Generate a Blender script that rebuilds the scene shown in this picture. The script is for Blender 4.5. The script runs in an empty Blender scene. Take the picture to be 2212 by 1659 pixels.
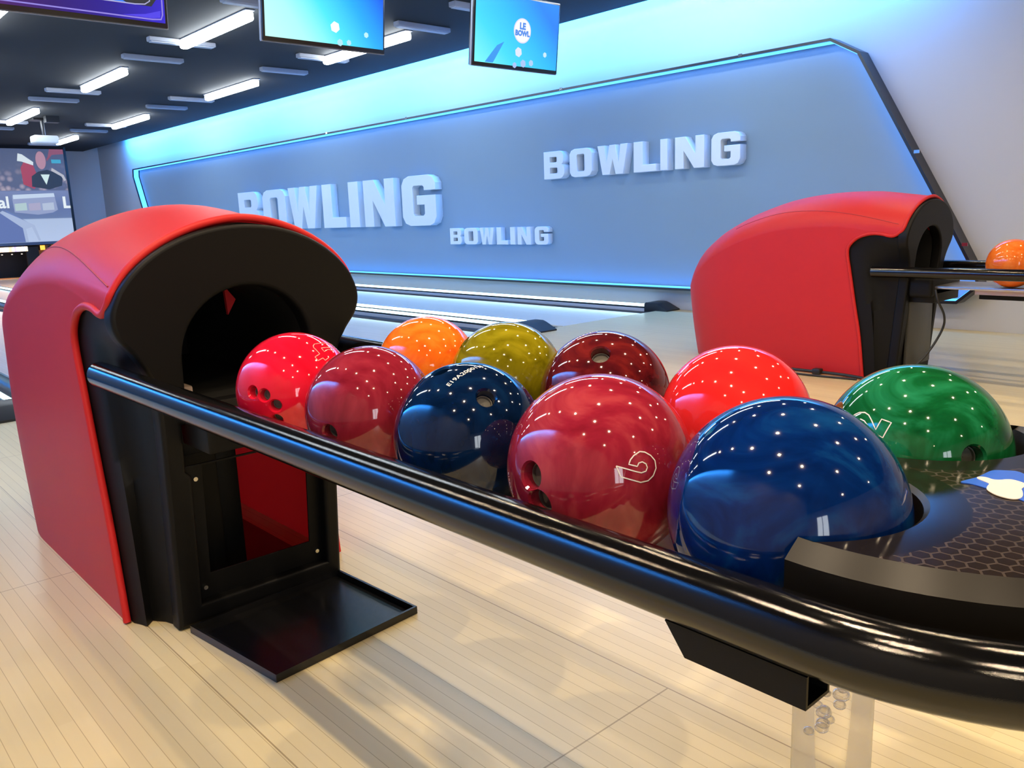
import bpy, bmesh, math, random
from math import sin, cos, pi, radians, sqrt
from mathutils import Vector, Matrix, noise

random.seed(7)
scene = bpy.context.scene
COL = scene.collection

# ------------------------------------------------------------------ helpers
def link(o):
    COL.objects.link(o)
    return o

def tag(o, label=None, cat=None, group=None, kind=None):
    if label: o['label'] = label
    if cat: o['category'] = cat
    if group: o['group'] = group
    if kind: o['kind'] = kind
    return o

def empty(name, loc, label, cat, group=None):
    o = link(bpy.data.objects.new(name, None))
    o.empty_display_size = .1
    o.location = loc
    return tag(o, label, cat, group)

def mesh_obj(name, verts, faces, mats, parent=None, smooth=None, loc=None, mat_idx=None):
    me = bpy.data.meshes.new(name)
    me.from_pydata([tuple(v) for v in verts], [], faces)
    for m in (mats if isinstance(mats, (list, tuple)) else [mats]):
        me.materials.append(m)
    if mat_idx:
        for p, i in zip(me.polygons, mat_idx): p.material_index = i
    bm = bmesh.new(); bm.from_mesh(me)
    bmesh.ops.recalc_face_normals(bm, faces=bm.faces)
    bm.to_mesh(me); bm.free()
    me.update()
    if smooth is not None:
        me.shade_smooth()
        if smooth < 180: me.set_sharp_from_angle(angle=radians(smooth))
    o = link(bpy.data.objects.new(name, me))
    if parent: o.parent = parent
    if loc is not None: o.location = loc
    return o

def bm_obj(name, bm, mats, parent=None, smooth=None, loc=None):
    me = bpy.data.meshes.new(name)
    bmesh.ops.recalc_face_normals(bm, faces=bm.faces)
    bm.to_mesh(me); bm.free()
    for m in (mats if isinstance(mats, (list, tuple)) else [mats]):
        me.materials.append(m)
    if smooth is not None:
        me.shade_smooth()
        if smooth < 180: me.set_sharp_from_angle(angle=radians(smooth))
    o = link(bpy.data.objects.new(name, me))
    if parent: o.parent = parent
    if loc is not None: o.location = loc
    return o

def add_box(bm, x0, x1, y0, y1, z0, z1, bevel=0, seg=2, mi=0):
    r = bmesh.ops.create_cube(bm, size=1.0)
    vs = r['verts']
    for v in vs:
        v.co = Vector(((x0+x1)/2 + v.co.x*(x1-x0), (y0+y1)/2 + v.co.y*(y1-y0), (z0+z1)/2 + v.co.z*(z1-z0)))
    fs = set(f for v in vs for f in v.link_faces)
    for f in fs: f.material_index = mi
    if bevel:
        es = list(set(e for v in vs for e in v.link_edges))
        bmesh.ops.bevel(bm, geom=es, offset=bevel, segments=seg, affect='EDGES', profile=.5)
    return bm

def box(name, x0, x1, y0, y1, z0, z1, mat, parent=None, bevel=0, seg=2):
    bm = add_box(bmesh.new(), x0, x1, y0, y1, z0, z1, bevel, seg)
    return bm_obj(name, bm, mat, parent, 40 if bevel else None)

def add_cyl(bm, p0, p1, r0, r1=None, n=24, caps=True):
    p0, p1 = Vector(p0), Vector(p1); r1 = r0 if r1 is None else r1
    d = (p1-p0); L = d.length; d.normalize()
    m = Matrix.Translation((p0+p1)/2) @ d.to_track_quat('Z', 'Y').to_matrix().to_4x4()
    bmesh.ops.create_cone(bm, cap_ends=caps, segments=n, radius1=r0, radius2=r1, depth=L, matrix=m)
    return bm

def cyl(name, p0, p1, r0, mat, parent=None, r1=None, n=24):
    return bm_obj(name, add_cyl(bmesh.new(), p0, p1, r0, r1, n), mat, parent, 40)

def tube(name, pts, r, mat, parent=None, n=16, caps=True, radii=None, closed=False):
    """round tube along a polyline (parallel transport frame)"""
    P = [Vector(p) for p in pts]; N = len(P)
    T = []
    for i in range(N):
        a = P[(i-1) % N] if closed or i > 0 else P[i]
        b = P[(i+1) % N] if closed or i < N-1 else P[i]
        T.append((b-a).normalized())
    up = Vector((0, 0, 1)) if abs(T[0].z) < .9 else Vector((1, 0, 0))
    u = (up - T[0]*up.dot(T[0])).normalized()
    verts, faces = [], []
    for i in range(N):
        if i: u = (u - T[i]*u.dot(T[i])).normalized()
        w = T[i].cross(u)
        rr = radii[i] if radii else r
        for k in range(n):
            a = 2*pi*k/n
            verts.append(P[i] + u*(rr*cos(a)) + w*(rr*sin(a)))
    for i in range(N if closed else N-1):
        j = (i+1) % N
        for k in range(n):
            faces.append((i*n+k, i*n+(k+1) % n, j*n+(k+1) % n, j*n+k))
    if caps and not closed:
        faces.append(tuple(range(n-1, -1, -1)))
        faces.append(tuple((N-1)*n+k for k in range(n)))
    return mesh_obj(name, verts, faces, mat, parent, 50)

def fill2d(loops, depth, bevel=0, seg=2):
    """flat shape (first loop outline, others holes) with thickness, returned as mesh data in XY, z from -depth/2 to depth/2"""
    cu = bpy.data.curves.new('shape', 'CURVE')
    cu.dimensions = '2D'; cu.fill_mode = 'BOTH'
    for lp in loops:
        s = cu.splines.new('POLY'); s.points.add(len(lp)-1)
        for p, q in zip(s.points, lp): p.co = (q[0], q[1], 0, 1)
        s.use_cyclic_u = True
    cu.extrude = max(depth/2 - bevel, 0)
    cu.bevel_depth = bevel; cu.bevel_resolution = seg if bevel else 0
    cu.offset = -bevel
    ob = bpy.data.objects.new('shape', cu)
    COL.objects.link(ob)
    dg = bpy.context.evaluated_depsgraph_get()
    me = bpy.data.meshes.new_from_object(ob.evaluated_get(dg))
    bpy.data.objects.remove(ob); bpy.data.curves.remove(cu)
    return me

def shape_obj(name, loops, depth, mat, parent=None, bevel=0, mtx=None, smooth=35, seg=2):
    me = fill2d(loops, depth, bevel, seg)
    me.name = name
    me.materials.clear(); me.materials.append(mat)
    if mtx is not None: me.transform(mtx)
    me.shade_smooth(); me.set_sharp_from_angle(angle=radians(smooth))
    me.update()
    o = link(bpy.data.objects.new(name, me))
    if parent: o.parent = parent
    return o

def text_mesh(body, size, bold=0.0, align='CENTER'):
    cu = bpy.data.curves.new('txt', 'FONT')
    cu.body = body; cu.size = size; cu.align_x = align; cu.offset = bold
    cu.resolution_u = 3
    ob = bpy.data.objects.new('txt', cu); COL.objects.link(ob)
    dg = bpy.context.evaluated_depsgraph_get()
    me = bpy.data.meshes.new_from_object(ob.evaluated_get(dg))
    bpy.data.objects.remove(ob); bpy.data.curves.remove(cu)
    return me

# ------------------------------------------------------------------ materials
def new_mat(name):
    m = bpy.data.materials.new(name); m.use_nodes = True
    nt = m.node_tree
    return m, nt, nt.nodes['Principled BSDF']

def pmat(name, col, rough=.5, metal=0, spec=.5, coat=0, coat_rough=.05, bump=0, bump_scale=200, var=0, var_scale=6):
    m, nt, b = new_mat(name)
    b.inputs['Roughness'].default_value = rough
    b.inputs['Metallic'].default_value = metal
    b.inputs['Specular IOR Level'].default_value = spec
    b.inputs['Coat Weight'].default_value = coat
    b.inputs['Coat Roughness'].default_value = coat_rough
    tc = nt.nodes.new('ShaderNodeTexCoord')
    n = nt.nodes.new('ShaderNodeTexNoise'); n.inputs['Scale'].default_value = var_scale
    nt.links.new(tc.outputs['Object'], n.inputs['Vector'])
    mix = nt.nodes.new('ShaderNodeMix'); mix.data_type = 'RGBA'
    c = Vector(col)
    mix.inputs['A'].default_value = (*(c*(1-var)), 1)
    mix.inputs['B'].default_value = (*[min(1, x*(1+var)) for x in c], 1)
    nt.links.new(n.outputs['Fac'], mix.inputs['Factor'])
    nt.links.new(mix.outputs['Result'], b.inputs['Base Color'])
    if bump:
        n2 = nt.nodes.new('ShaderNodeTexNoise'); n2.inputs['Scale'].default_value = bump_scale
        n2.inputs['Detail'].default_value = 2
        nt.links.new(tc.outputs['Object'], n2.inputs['Vector'])
        bp = nt.nodes.new('ShaderNodeBump'); bp.inputs['Strength'].default_value = bump
        bp.inputs['Distance'].default_value = .001
        nt.links.new(n2.outputs['Fac'], bp.inputs['Height'])
        nt.links.new(bp.outputs['Normal'], b.inputs['Normal'])
    return m

def emat(name, col, strength):
    m, nt, b = new_mat(name)
    b.inputs['Base Color'].default_value = (.02, .02, .02, 1)
    b.inputs['Emission Color'].default_value = (*col, 1)
    b.inputs['Emission Strength'].default_value = strength
    return m

def ball_mat(name, dark, mid, light, scale=9, distort=2.5, contrast=(.3, .5, .75), rough=.045):
    m, nt, b = new_mat(name)
    tc = nt.nodes.new('ShaderNodeTexCoord')
    n = nt.nodes.new('ShaderNodeTexNoise')
    n.inputs['Scale'].default_value = scale; n.inputs['Detail'].default_value = 4
    n.inputs['Roughness'].default_value = .55; n.inputs['Distortion'].default_value = distort
    nt.links.new(tc.outputs['Object'], n.inputs['Vector'])
    r = nt.nodes.new('ShaderNodeValToRGB')
    el = r.color_ramp.elements
    el[0].position = contrast[0]; el[0].color = (*dark, 1)
    el[1].position = contrast[2]; el[1].color = (*light, 1)
    e = el.new(contrast[1]); e.color = (*mid, 1)
    nt.links.new(n.outputs['Fac'], r.inputs['Fac'])
    nt.links.new(r.outputs['Color'], b.inputs['Base Color'])
    b.inputs['Roughness'].default_value = rough
    b.inputs['Specular IOR Level'].default_value = .55
    return m

RED = pmat('red_moulded_plastic', (.60, .020, .022), .48, spec=.3, bump=.10, bump_scale=900, var=.03)
def add_translucency(m, col, f):
    nt = m.node_tree; b = nt.nodes['Principled BSDF']; out = nt.nodes['Material Output']
    t = nt.nodes.new('ShaderNodeBsdfTranslucent'); t.inputs['Color'].default_value = (*col, 1)
    mx = nt.nodes.new('ShaderNodeMixShader'); mx.inputs[0].default_value = f
    nt.links.new(b.outputs[0], mx.inputs[1]); nt.links.new(t.outputs[0], mx.inputs[2]); nt.links.new(mx.outputs[0], out.inputs['Surface'])
add_translucency(RED, (.8, .02, .03), .10)
BLACK = pmat('black_moulded_plastic', (.004, .004, .0045), .5, spec=.2, bump=.06, bump_scale=900)
BLACKMATT = pmat('matt_black', (.006, .006, .006), .7)
RAILM = pmat('glossy_black_enamel', (.003, .003, .0035), .10, bump=.07, bump_scale=1500, spec=.5)
TRAYM = pmat('black_painted_steel', (.006, .006, .007), .22)
STEEL = pmat('brushed_aluminium', (.55, .54, .53), .32, metal=.9, var=.05)
DECKM = pmat('dark_polished_deck', (.030, .026, .025), .22)
DARKSTEEL = pmat('grey_coated_steel', (.055, .056, .054), .38)
SCREW = pmat('zinc_screw', (.75, .72, .66), .25, metal=1)
WALLM = pmat('grey_wall_paint', (.54, .55, .57), .75, var=.02, var_scale=2)
WALLD = pmat('dark_grey_wall_paint', (.20, .20, .215), .7, var=.02, var_scale=2)
PANELM = pmat('blue_light_tinted_panel', (.235, .345, .46), .7, var=.02, var_scale=2)  # neutral panel; the blue light falling on it is put into the base colour
CEILM = pmat('charcoal_ceiling_paint', (.006, .007, .009), .85, var=.1)
WHITE = pmat('white_foam_letter', (.76, .83, .90), .6)
FIXT = pmat('grey_fixture_housing', (.30, .32, .38), .5)
TVB = pmat('black_bezel_plastic', (.01, .01, .012), .3)
INSERT = pmat('grey_insert_rubber', (.16, .15, .135), .6)
INK = pmat('white_engraving_paint', (.80, .76, .74), .5)
INKRED = pmat('salmon_engraving_paint', (.85, .32, .30), .5)
CHROME = pmat('chrome', (.8, .8, .8), .12, metal=1)
CABLE = pmat('black_rubber_cable', (.012, .012, .012), .5)
GUTTER = pmat('black_gutter_plastic', (.010, .011, .014), .35)
CAPM = pmat('light_capping', (.45, .47, .50), .3)
LEDW = emat('white_led_tube', (.86, .94, 1.0), 25)
LEDSTRIP = emat('cool_led_strip', (.55, .86, 1.0), 5)
LEDBLUE = emat('cyan_led_profile', (.05, .32, 1.0), 4.2)
LENS = emat('warm_spot_lens', (1.0, .70, .38), 160)

def wood_mat(name, c1, c2, board=.031, rough=.28, seams=True, gap=.6):
    m, nt, b = new_mat(name)
    L = nt.links; N = nt.nodes
    tc = N.new('ShaderNodeTexCoord'); sp = N.new('ShaderNodeSeparateXYZ')
    L.new(tc.outputs['Object'], sp.inputs[0])
    def math(op, a, bb=None):
        n = N.new('ShaderNodeMath'); n.operation = op
        for i, v in enumerate((a, bb)):
            if v is None: continue
            if isinstance(v, (int, float)): n.inputs[i].default_value = v
            else: L.new(v, n.inputs[i])
        return n.outputs[0]
    xs = math('DIVIDE', sp.outputs['X'], board)
    idx = math('FLOOR', xs); fr = math('FRACT', xs)
    # stagger: each board row cut into ~1.4 m lengths
    wn = N.new('ShaderNodeTexWhiteNoise'); wn.noise_dimensions = '1D'; L.new(idx, wn.inputs['W'])
    ys = math('ADD', math('DIVIDE', sp.outputs['Y'], 1.5), math('MULTIPLY', wn.outputs['Value'], 7.0))
    seg = math('FLOOR', ys)
    cmb = N.new('ShaderNodeCombineXYZ'); L.new(idx, cmb.inputs[0]); L.new(seg, cmb.inputs[1])
    w2 = N.new('ShaderNodeTexWhiteNoise'); w2.noise_dimensions = '2D'; L.new(cmb.outputs[0], w2.inputs['Vector'])
    mp = N.new('ShaderNodeMapping'); mp.inputs['Scale'].default_value = (60, 2.2, 1)
    L.new(tc.outputs['Object'], mp.inputs['Vector'])
    gr = N.new('ShaderNodeTexNoise'); gr.inputs['Scale'].default_value = 1.0; gr.inputs['Detail'].default_value = 5
    L.new(mp.outputs[0], gr.inputs['Vector'])
    f = math('ADD', math('MULTIPLY', w2.outputs['Value'], .55), math('MULTIPLY', gr.outputs['Fac'], .45))
    mix = N.new('ShaderNodeMix'); mix.data_type = 'RGBA'
    mix.inputs['A'].default_value = (*c1, 1); mix.inputs['B'].default_value = (*c2, 1)
    L.new(f, mix.inputs['Factor'])
    # dark joint between boards
    edge = math('LESS_THAN', fr, .045)
    col = N.new('ShaderNodeMix'); col.data_type = 'RGBA'
    L.new(math('MULTIPLY', edge, gap), col.inputs['Factor'])
    L.new(mix.outputs['Result'], col.inputs['A'])
    col.inputs['B'].default_value = (c1[0]*.42, c1[1]*.34, c1[2]*.25, 1)
    out = col.outputs['Result']
    if seams:
        # panel seams: every .677 m across, staggered cross joints
        px = math('DIVIDE', math('SUBTRACT', sp.outputs['X'], .593), .677)
        pf = math('FRACT', px); pi_ = math('FLOOR', px)
        s1 = math('LESS_THAN', pf, .0045)
        odd = math('MODULO', math('ADD', pi_, 20), 2)
        py = math('DIVIDE', math('SUBTRACT', math('ADD', sp.outputs['Y'], math('MULTIPLY', odd, 1.6)), .966), 3.2)
        s2 = math('LESS_THAN', math('FRACT', py), .0011)
        sm = math('MAXIMUM', s1, s2)
        c3 = N.new('ShaderNodeMix'); c3.data_type = 'RGBA'
        L.new(math('MULTIPLY', sm, .7), c3.inputs['Factor']); L.new(out, c3.inputs['A'])
        c3.inputs['B'].default_value = (c1[0]*.35, c1[1]*.27, c1[2]*.2, 1)
        out = c3.outputs['Result']
    L.new(out, b.inputs['Base Color'])
    b.inputs['Roughness'].default_value = rough
    b.inputs['Specular IOR Level'].default_value = .45
    return m

FLOORM = wood_mat('maple_approach_boards', (.60, .505, .28), (.69, .592, .345))
LANEM = wood_mat('pale_lane_boards', (.70, .68, .63), (.77, .75, .70), board=.027, rough=.2, seams=False, gap=.35)
PINDECKM = wood_mat('orange_pin_deck_wood', (.60, .33, .16), (.70, .40, .2), board=.027, rough=.3, seams=False, gap=.3)

# hex patterned glossy decal on the end tray (object space: tray-local metres)
def hex_mat():
    m, nt, b = new_mat('black_hexagon_film')
    N, L = nt.nodes, nt.links
    tc = N.new('ShaderNodeTexCoord'); sp = N.new('ShaderNodeSeparateXYZ'); L.new(tc.outputs['Object'], sp.inputs[0])
    def math(op, a, bb=None):
        n = N.new('ShaderNodeMath'); n.operation = op
        for i, v in enumerate((a, bb)):
            if v is None: continue
            if isinstance(v, (int, float)): n.inputs[i].default_value = v
            else: L.new(v, n.inputs[i])
        return n.outputs[0]
    s = .0150   # cell pitch
    def cell(ox, oy):
        x = math('ADD', math('DIVIDE', sp.outputs['X'], s), ox+100)
        y = math('ADD', math('DIVIDE', sp.outputs['Y'], s*1.7320508), oy+100)
        fx = math('ABSOLUTE', math('SUBTRACT', math('FRACT', x), .5))
        fy = math('MULTIPLY', math('ABSOLUTE', math('SUBTRACT', math('FRACT', y), .5)), 1.7320508)
        return math('MAXIMUM', fx, math('ADD', math('MULTIPLY', fx, .5), math('MULTIPLY', fy, .8660254)))
    d = math('MINIMUM', cell(0, 0), cell(.5, .5))       # 0 centre .. .5 edge
    line = math('GREATER_THAN', d, .435)
    def dist(cx, cy):
        a = math('SUBTRACT', sp.outputs['X'], cx); c = math('SUBTRACT', sp.outputs['Y'], cy)
        return math('SQRT', math('ADD', math('MULTIPLY', a, a), math('MULTIPLY', c, c)))
    dm = math('MINIMUM', dist(-.153, .404), dist(.153, .404))
    far = math('GREATER_THAN', dm, .163)
    r0 = math('SUBTRACT', sp.outputs['Y'], .31)
    rr = math('SQRT', math('ADD', math('MULTIPLY', sp.outputs['X'], sp.outputs['X']), math('MULTIPLY', r0, r0)))
    far = math('MULTIPLY', far, math('LESS_THAN', rr, .251))
    fac = math('MULTIPLY', line, far)
    wn = N.new('ShaderNodeTexNoise'); wn.inputs['Scale'].default_value = 60; L.new(tc.outputs['Object'], wn.inputs['Vector'])
    cm = N.new('ShaderNodeMix'); cm.data_type = 'RGBA'
    cm.inputs['A'].default_value = (.010, .008, .007, 1); cm.inputs['B'].default_value = (.022, .014, .011, 1)
    L.new(math('MULTIPLY', wn.outputs['Fac'], far), cm.inputs['Factor'])
    mix = N.new('ShaderNodeMix'); mix.data_type = 'RGBA'
    L.new(fac, mix.inputs['Factor']); L.new(cm.outputs['Result'], mix.inputs['A'])
    mix.inputs['B'].default_value = (.055, .043, .038, 1)
    L.new(mix.outputs['Result'], b.inputs['Base Color'])
    b.inputs['Roughness'].default_value = .11
    b.inputs['Specular IOR Level'].default_value = .22
    return m
HEXM = hex_mat()
RIMM = pmat('satin_black_rim', (.011, .009, .007), .34, spec=.22)

def acrylic_mat():
    m, nt, b = new_mat('clear_acrylic')
    N, L = nt.nodes, nt.links
    b.inputs['Roughness'].default_value = .03
    b.inputs['Base Color'].default_value = (.75, .72, .68, 1)
    t = N.new('ShaderNodeBsdfTransparent')
    lw = N.new('ShaderNodeLayerWeight'); lw.inputs['Blend'].default_value = .35
    r = N.new('ShaderNodeValToRGB'); e = r.color_ramp.elements
    e[0].color = (.97, .965, .95, 1); e[1].color = (.45, .38, .28, 1); e[0].position = .72
    L.new(lw.outputs['Facing'], r.inputs['Fac']); L.new(r.outputs['Color'], t.inputs['Color'])
    mx = N.new('ShaderNodeMixShader')
    mu = N.new('ShaderNodeMath'); mu.operation = 'MULTIPLY_ADD'; mu.inputs[1].default_value = .5; mu.inputs[2].default_value = .03
    L.new(lw.outputs['Fresnel'], mu.inputs[0]); L.new(mu.outputs[0], mx.inputs[0])
    L.new(t.outputs[0], mx.inputs[1]); L.new(b.outputs[0], mx.inputs[2])
    L.new(mx.outputs[0], N['Material Output'].inputs['Surface'])
    return m
ACRYL = acrylic_mat()

def bubble_mat():
    m, nt, b = new_mat('air_bubble_shell')
    N, L = nt.nodes, nt.links
    b.inputs['Base Color'].default_value = (.9, .9, .92, 1); b.inputs['Roughness'].default_value = .08
    b.inputs['Metallic'].default_value = .9
    t = N.new('ShaderNodeBsdfTransparent'); t.inputs['Color'].default_value = (.98, .97, .95, 1)
    lw = N.new('ShaderNodeLayerWeight'); lw.inputs['Blend'].default_value = .5
    mx = N.new('ShaderNodeMixShader'); L.new(lw.outputs['Facing'], mx.inputs[0])
    L.new(t.outputs[0], mx.inputs[1]); L.new(b.outputs[0], mx.inputs[2])
    L.new(mx.outputs[0], N['Material Output'].inputs['Surface'])
    return m
BUBBLE = bubble_mat()

# ------------------------------------------------------------------ camera
FPX, YAW, PITCH, ROLL, H = 1802.0, .7312, .2005, .0365, .975
fw = Vector((sin(YAW)*cos(PITCH), cos(YAW)*cos(PITCH), -sin(PITCH)))
r0 = Vector((cos(YAW), -sin(YAW), 0)); d0 = fw.cross(r0)
cr = r0*cos(ROLL) + d0*sin(ROLL); cd = -r0*sin(ROLL) + d0*cos(ROLL)
cam = link(bpy.data.objects.new('camera', bpy.data.cameras.new('camera')))
cam.data.sensor_fit = 'HORIZONTAL'; cam.data.sensor_width = 36
cam.data.lens = FPX/2212*36
cam.data.clip_start = .02; cam.data.clip_end = 100
m3 = Matrix((cr, -cd, -fw)).transposed()
cam.matrix_world = Matrix.Translation((0, 0, H)) @ m3.to_4x4()
scene.camera = cam

# ------------------------------------------------------------------ room shell
FOUL, WX, CZ, FARY, BACKY, LX = 5.09, 6.70, 2.815, 22.15, -4.6, -1.4
CEX = 6.36                # ceiling edge next to the right wall cove
CTOP = 3.12

def struct(o): return tag(o, kind='structure')
struct(box('floor', -4.1, WX, BACKY, FOUL, -.12, 0, FLOORM))
struct(box('floor_lanes', LX-.1, WX+.1, FOUL, FARY, -.30, -.13, BLACKMATT))
struct(box('wall_right', WX, WX+.15, BACKY-.15, FARY+.15, -.3, CTOP, WALLM))
struct(box('wall_far', LX-.15, WX, FARY, FARY+.15, -.3, CTOP, WALLM))
struct(box('wall_left', LX-.15, LX, -2.0, FARY, -.3, CTOP, WALLD))
bm = bmesh.new()
add_box(bm, -4.1, LX-.15, -2.0, -1.85, -.1, CTOP); add_box(bm, -4.25, -4.1, BACKY-.15, -1.85, -.1, CTOP)
struct(bm_obj('wall_alcove', bm, WALLM))
# back wall with a tall window opening
WIN = (-2.55, -1.35, .35, 2.3)
bm = bmesh.new()
add_box(bm, -4.1, WIN[0], BACKY-.15, BACKY, -.1, CTOP); add_box(bm, WIN[1], WX, BACKY-.15, BACKY, -.1, CTOP)
add_box(bm, WIN[0], WIN[1], BACKY-.15, BACKY, -.1, WIN[2]); add_box(bm, WIN[0], WIN[1], BACKY-.15, BACKY, WIN[3], CTOP)
struct(bm_obj('wall_back', bm, WALLM))
w1 = struct(box('window_1', WIN[0], WIN[1], BACKY-.12, BACKY-.10, WIN[2], WIN[3], emat('daylight_pane', (.86, .93, 1.0), 9)))
bm = bmesh.new()
for x in (WIN[0], (WIN[0]+WIN[1])/2-.02, WIN[1]-.04): add_box(bm, x, x+.04, BACKY-.10, BACKY-.04, WIN[2], WIN[3])
for z in (WIN[2], WIN[3]-.04): add_box(bm, WIN[0]+.04, WIN[1]-.04, BACKY-.10, BACKY-.05, z, z+.04)
bm_obj('window_frame', bm, FIXT, w1)
# ceiling: dark slab stopping short of both side walls (light coves), recess lids above
struct(box('ceiling', LX+.3, CEX, -2.0, FARY, CZ, CZ+.05, CEILM))
struct(box('ceiling_rear', -4.1, WX, BACKY, -2.0, CZ, CZ+.05, CEILM))
struct(box('ceiling_cove_lid', LX-.15, WX+.15, -2.0, FARY+.15, CTOP, CTOP+.06, CEILM))

# ------------------------------------------------------------------ lanes
def lane(xc, label):
    root = empty('bowling_lane', (xc, FOUL, 0), label, 'bowling lane', 'bowling lanes beyond the foul line')
    Ln = 20.6-FOUL
    box('lane_bed', -.53, .53, 0.004, Ln, -.10, 0, LANEM, root)
    box('pin_deck', -.53, .53, Ln, Ln+.62, -.10, 0, PINDECKM, root)
    for s in (-1, 1):
        v, f = [], []
        K = 8
        for y in (0.004, Ln+.62):
            for k in range(K+1):
                a = pi*k/K
                v.append((s*(.64) - .108*cos(a), y, -.012 - .075*sin(a)))
        for k in range(K): f.append((k, k+1, K+2+k, K+1+k))
        mesh_obj('gutter', v, f, GUTTER, root, 60)
    return root
lane(5.73, 'pale wooden bowling lane running along under the blue lit wall')
lane(3.97, 'pale wooden bowling lane second from the blue lit wall')
lane(1.746, 'pale wooden bowling lane glimpsed left of the near red hood')

def divider(x0, x1, label, led=(True, True)):
    xc = (x0+x1)/2; hw = (x1-x0)/2
    root = empty('lane_divider', (xc, FOUL, 0), label, 'lane divider', 'low dividers between the lanes')
    Ln = 20.55-FOUL
    bm = add_box(bmesh.new(), -hw, hw, .12, Ln, -.12, .022, .008)
    bm_obj('capping', bm, CAPM, root, 40)
    # black sloped nose at the foul line
    prof = [(-.14, -.10), (-.14, .012), (-.02, .065), (.02, .078), (.12, .078), (.14, .06), (.14, -.10)]
    v = [(s*(hw+.002), y, z) for s in (-1, 1) for y, z in prof]
    n = len(prof)
    f = [tuple(range(n)), tuple(range(2*n-1, n-1, -1))] + [(i, (i+1) % n, n+(i+1) % n, n+i) for i in range(n)]
    mesh_obj('nose_cap', v, f, GUTTER, root, 25)
    for s, on in zip((-1, 1), led):
        if not on: continue
        box('led_holder', s*(hw-.014)-.012, s*(hw-.014)+.012, .13, Ln, -.02, .036, GUTTER, root)
        box('led_strip', s*(hw-.014)-.010, s*(hw-.014)+.010, .13, Ln, .036, .062, LEDSTRIP, root, .004, 1)
    return root
divider(6.485, 6.68, 'low black nosed lane divider with white light strip along the right wall', (True, False))
divider(4.73, 4.97, 'low black nosed lane divider with light strips ending behind the olive ball', (True, True))
divider(2.52, 3.19, 'wide lane divider with light strips between the two lane pairs, seen far left', (True, True))
divider(.746, .986, 'lane divider behind the near red hood, its tip at the left picture edge', (True, True))

# ------------------------------------------------------------------ far end: masking units, marquee, projection screen
mk = empty('pinsetter_masking', (3.6, 20.9, 0), 'black pinsetter masking with glowing strips under the projection screen', 'masking unit')
bm = bmesh.new()
add_box(bm, -4.98, 2.02, .0, .06, .66, .735); add_box(bm, -4.98, 2.02, .45, .50, -.12, .735); add_box(bm, -4.98, 2.02, .04, .50, .68, .72)
for x in (-4.6, -3.2, -1.0, -.1, 1.11, 1.40, 2.9): add_box(bm, x-.06 if x != 1.11 else .97, x+.06 if x != 1.11 else 1.22, -.3 if x != 1.11 else 0, .06, .03, .675)
bm_obj('housing', bm, BLACKMATT, mk)
def marquee_mat():
    m, nt, b = new_mat('multicolour_pixel_marquee')
    N, L = nt.nodes, nt.links
    tc = N.new('ShaderNodeTexCoord'); mp = N.new('ShaderNodeMapping'); mp.inputs['Scale'].default_value = (11, 1, 1)
    L.new(tc.outputs['Object'], mp.inputs[0])
    n = N.new('ShaderNodeTexNoise'); n.inputs['Scale'].default_value = 1; L.new(mp.outputs[0], n.inputs['Vector'])
    r = N.new('ShaderNodeValToRGB'); e = r.color_ramp.elements
    e[0].position = .35; e[0].color = (1, .55, .30, 1); e[1].position = .65; e[1].color = (.45, .35, 1, 1)
    k = e.new(.5); k.color = (1, .95, .9, 1)
    L.new(n.outputs['Fac'], r.inputs['Fac']); L.new(r.outputs['Color'], b.inputs['Emission Color'])
    b.inputs['Emission Strength'].default_value = 2.2; b.inputs['Base Color'].default_value = (0, 0, 0, 1)
    return m
box('marquee_strip', .02, 1.0, -.03, .0, .565, .665, marquee_mat(), mk)
IND = emat('small_indicator', (1, .9, .8), .9)
for k in range(5): box('indicator_lamp', .1+k*.19, .13+k*.19, -.02, 0, .50, .52, IND, mk)
box('orange_lamp', 1.25, 1.56, -.05, -.02, .575, .675, emat('orange_lamp_glow', (1, .42, .05), 2.0), mk)
box('kickback_panel', 1.23, 1.6, .065, .08, .02, .57, pmat('orange_kickback', (.35, .13, .03), .5), mk)

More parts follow.
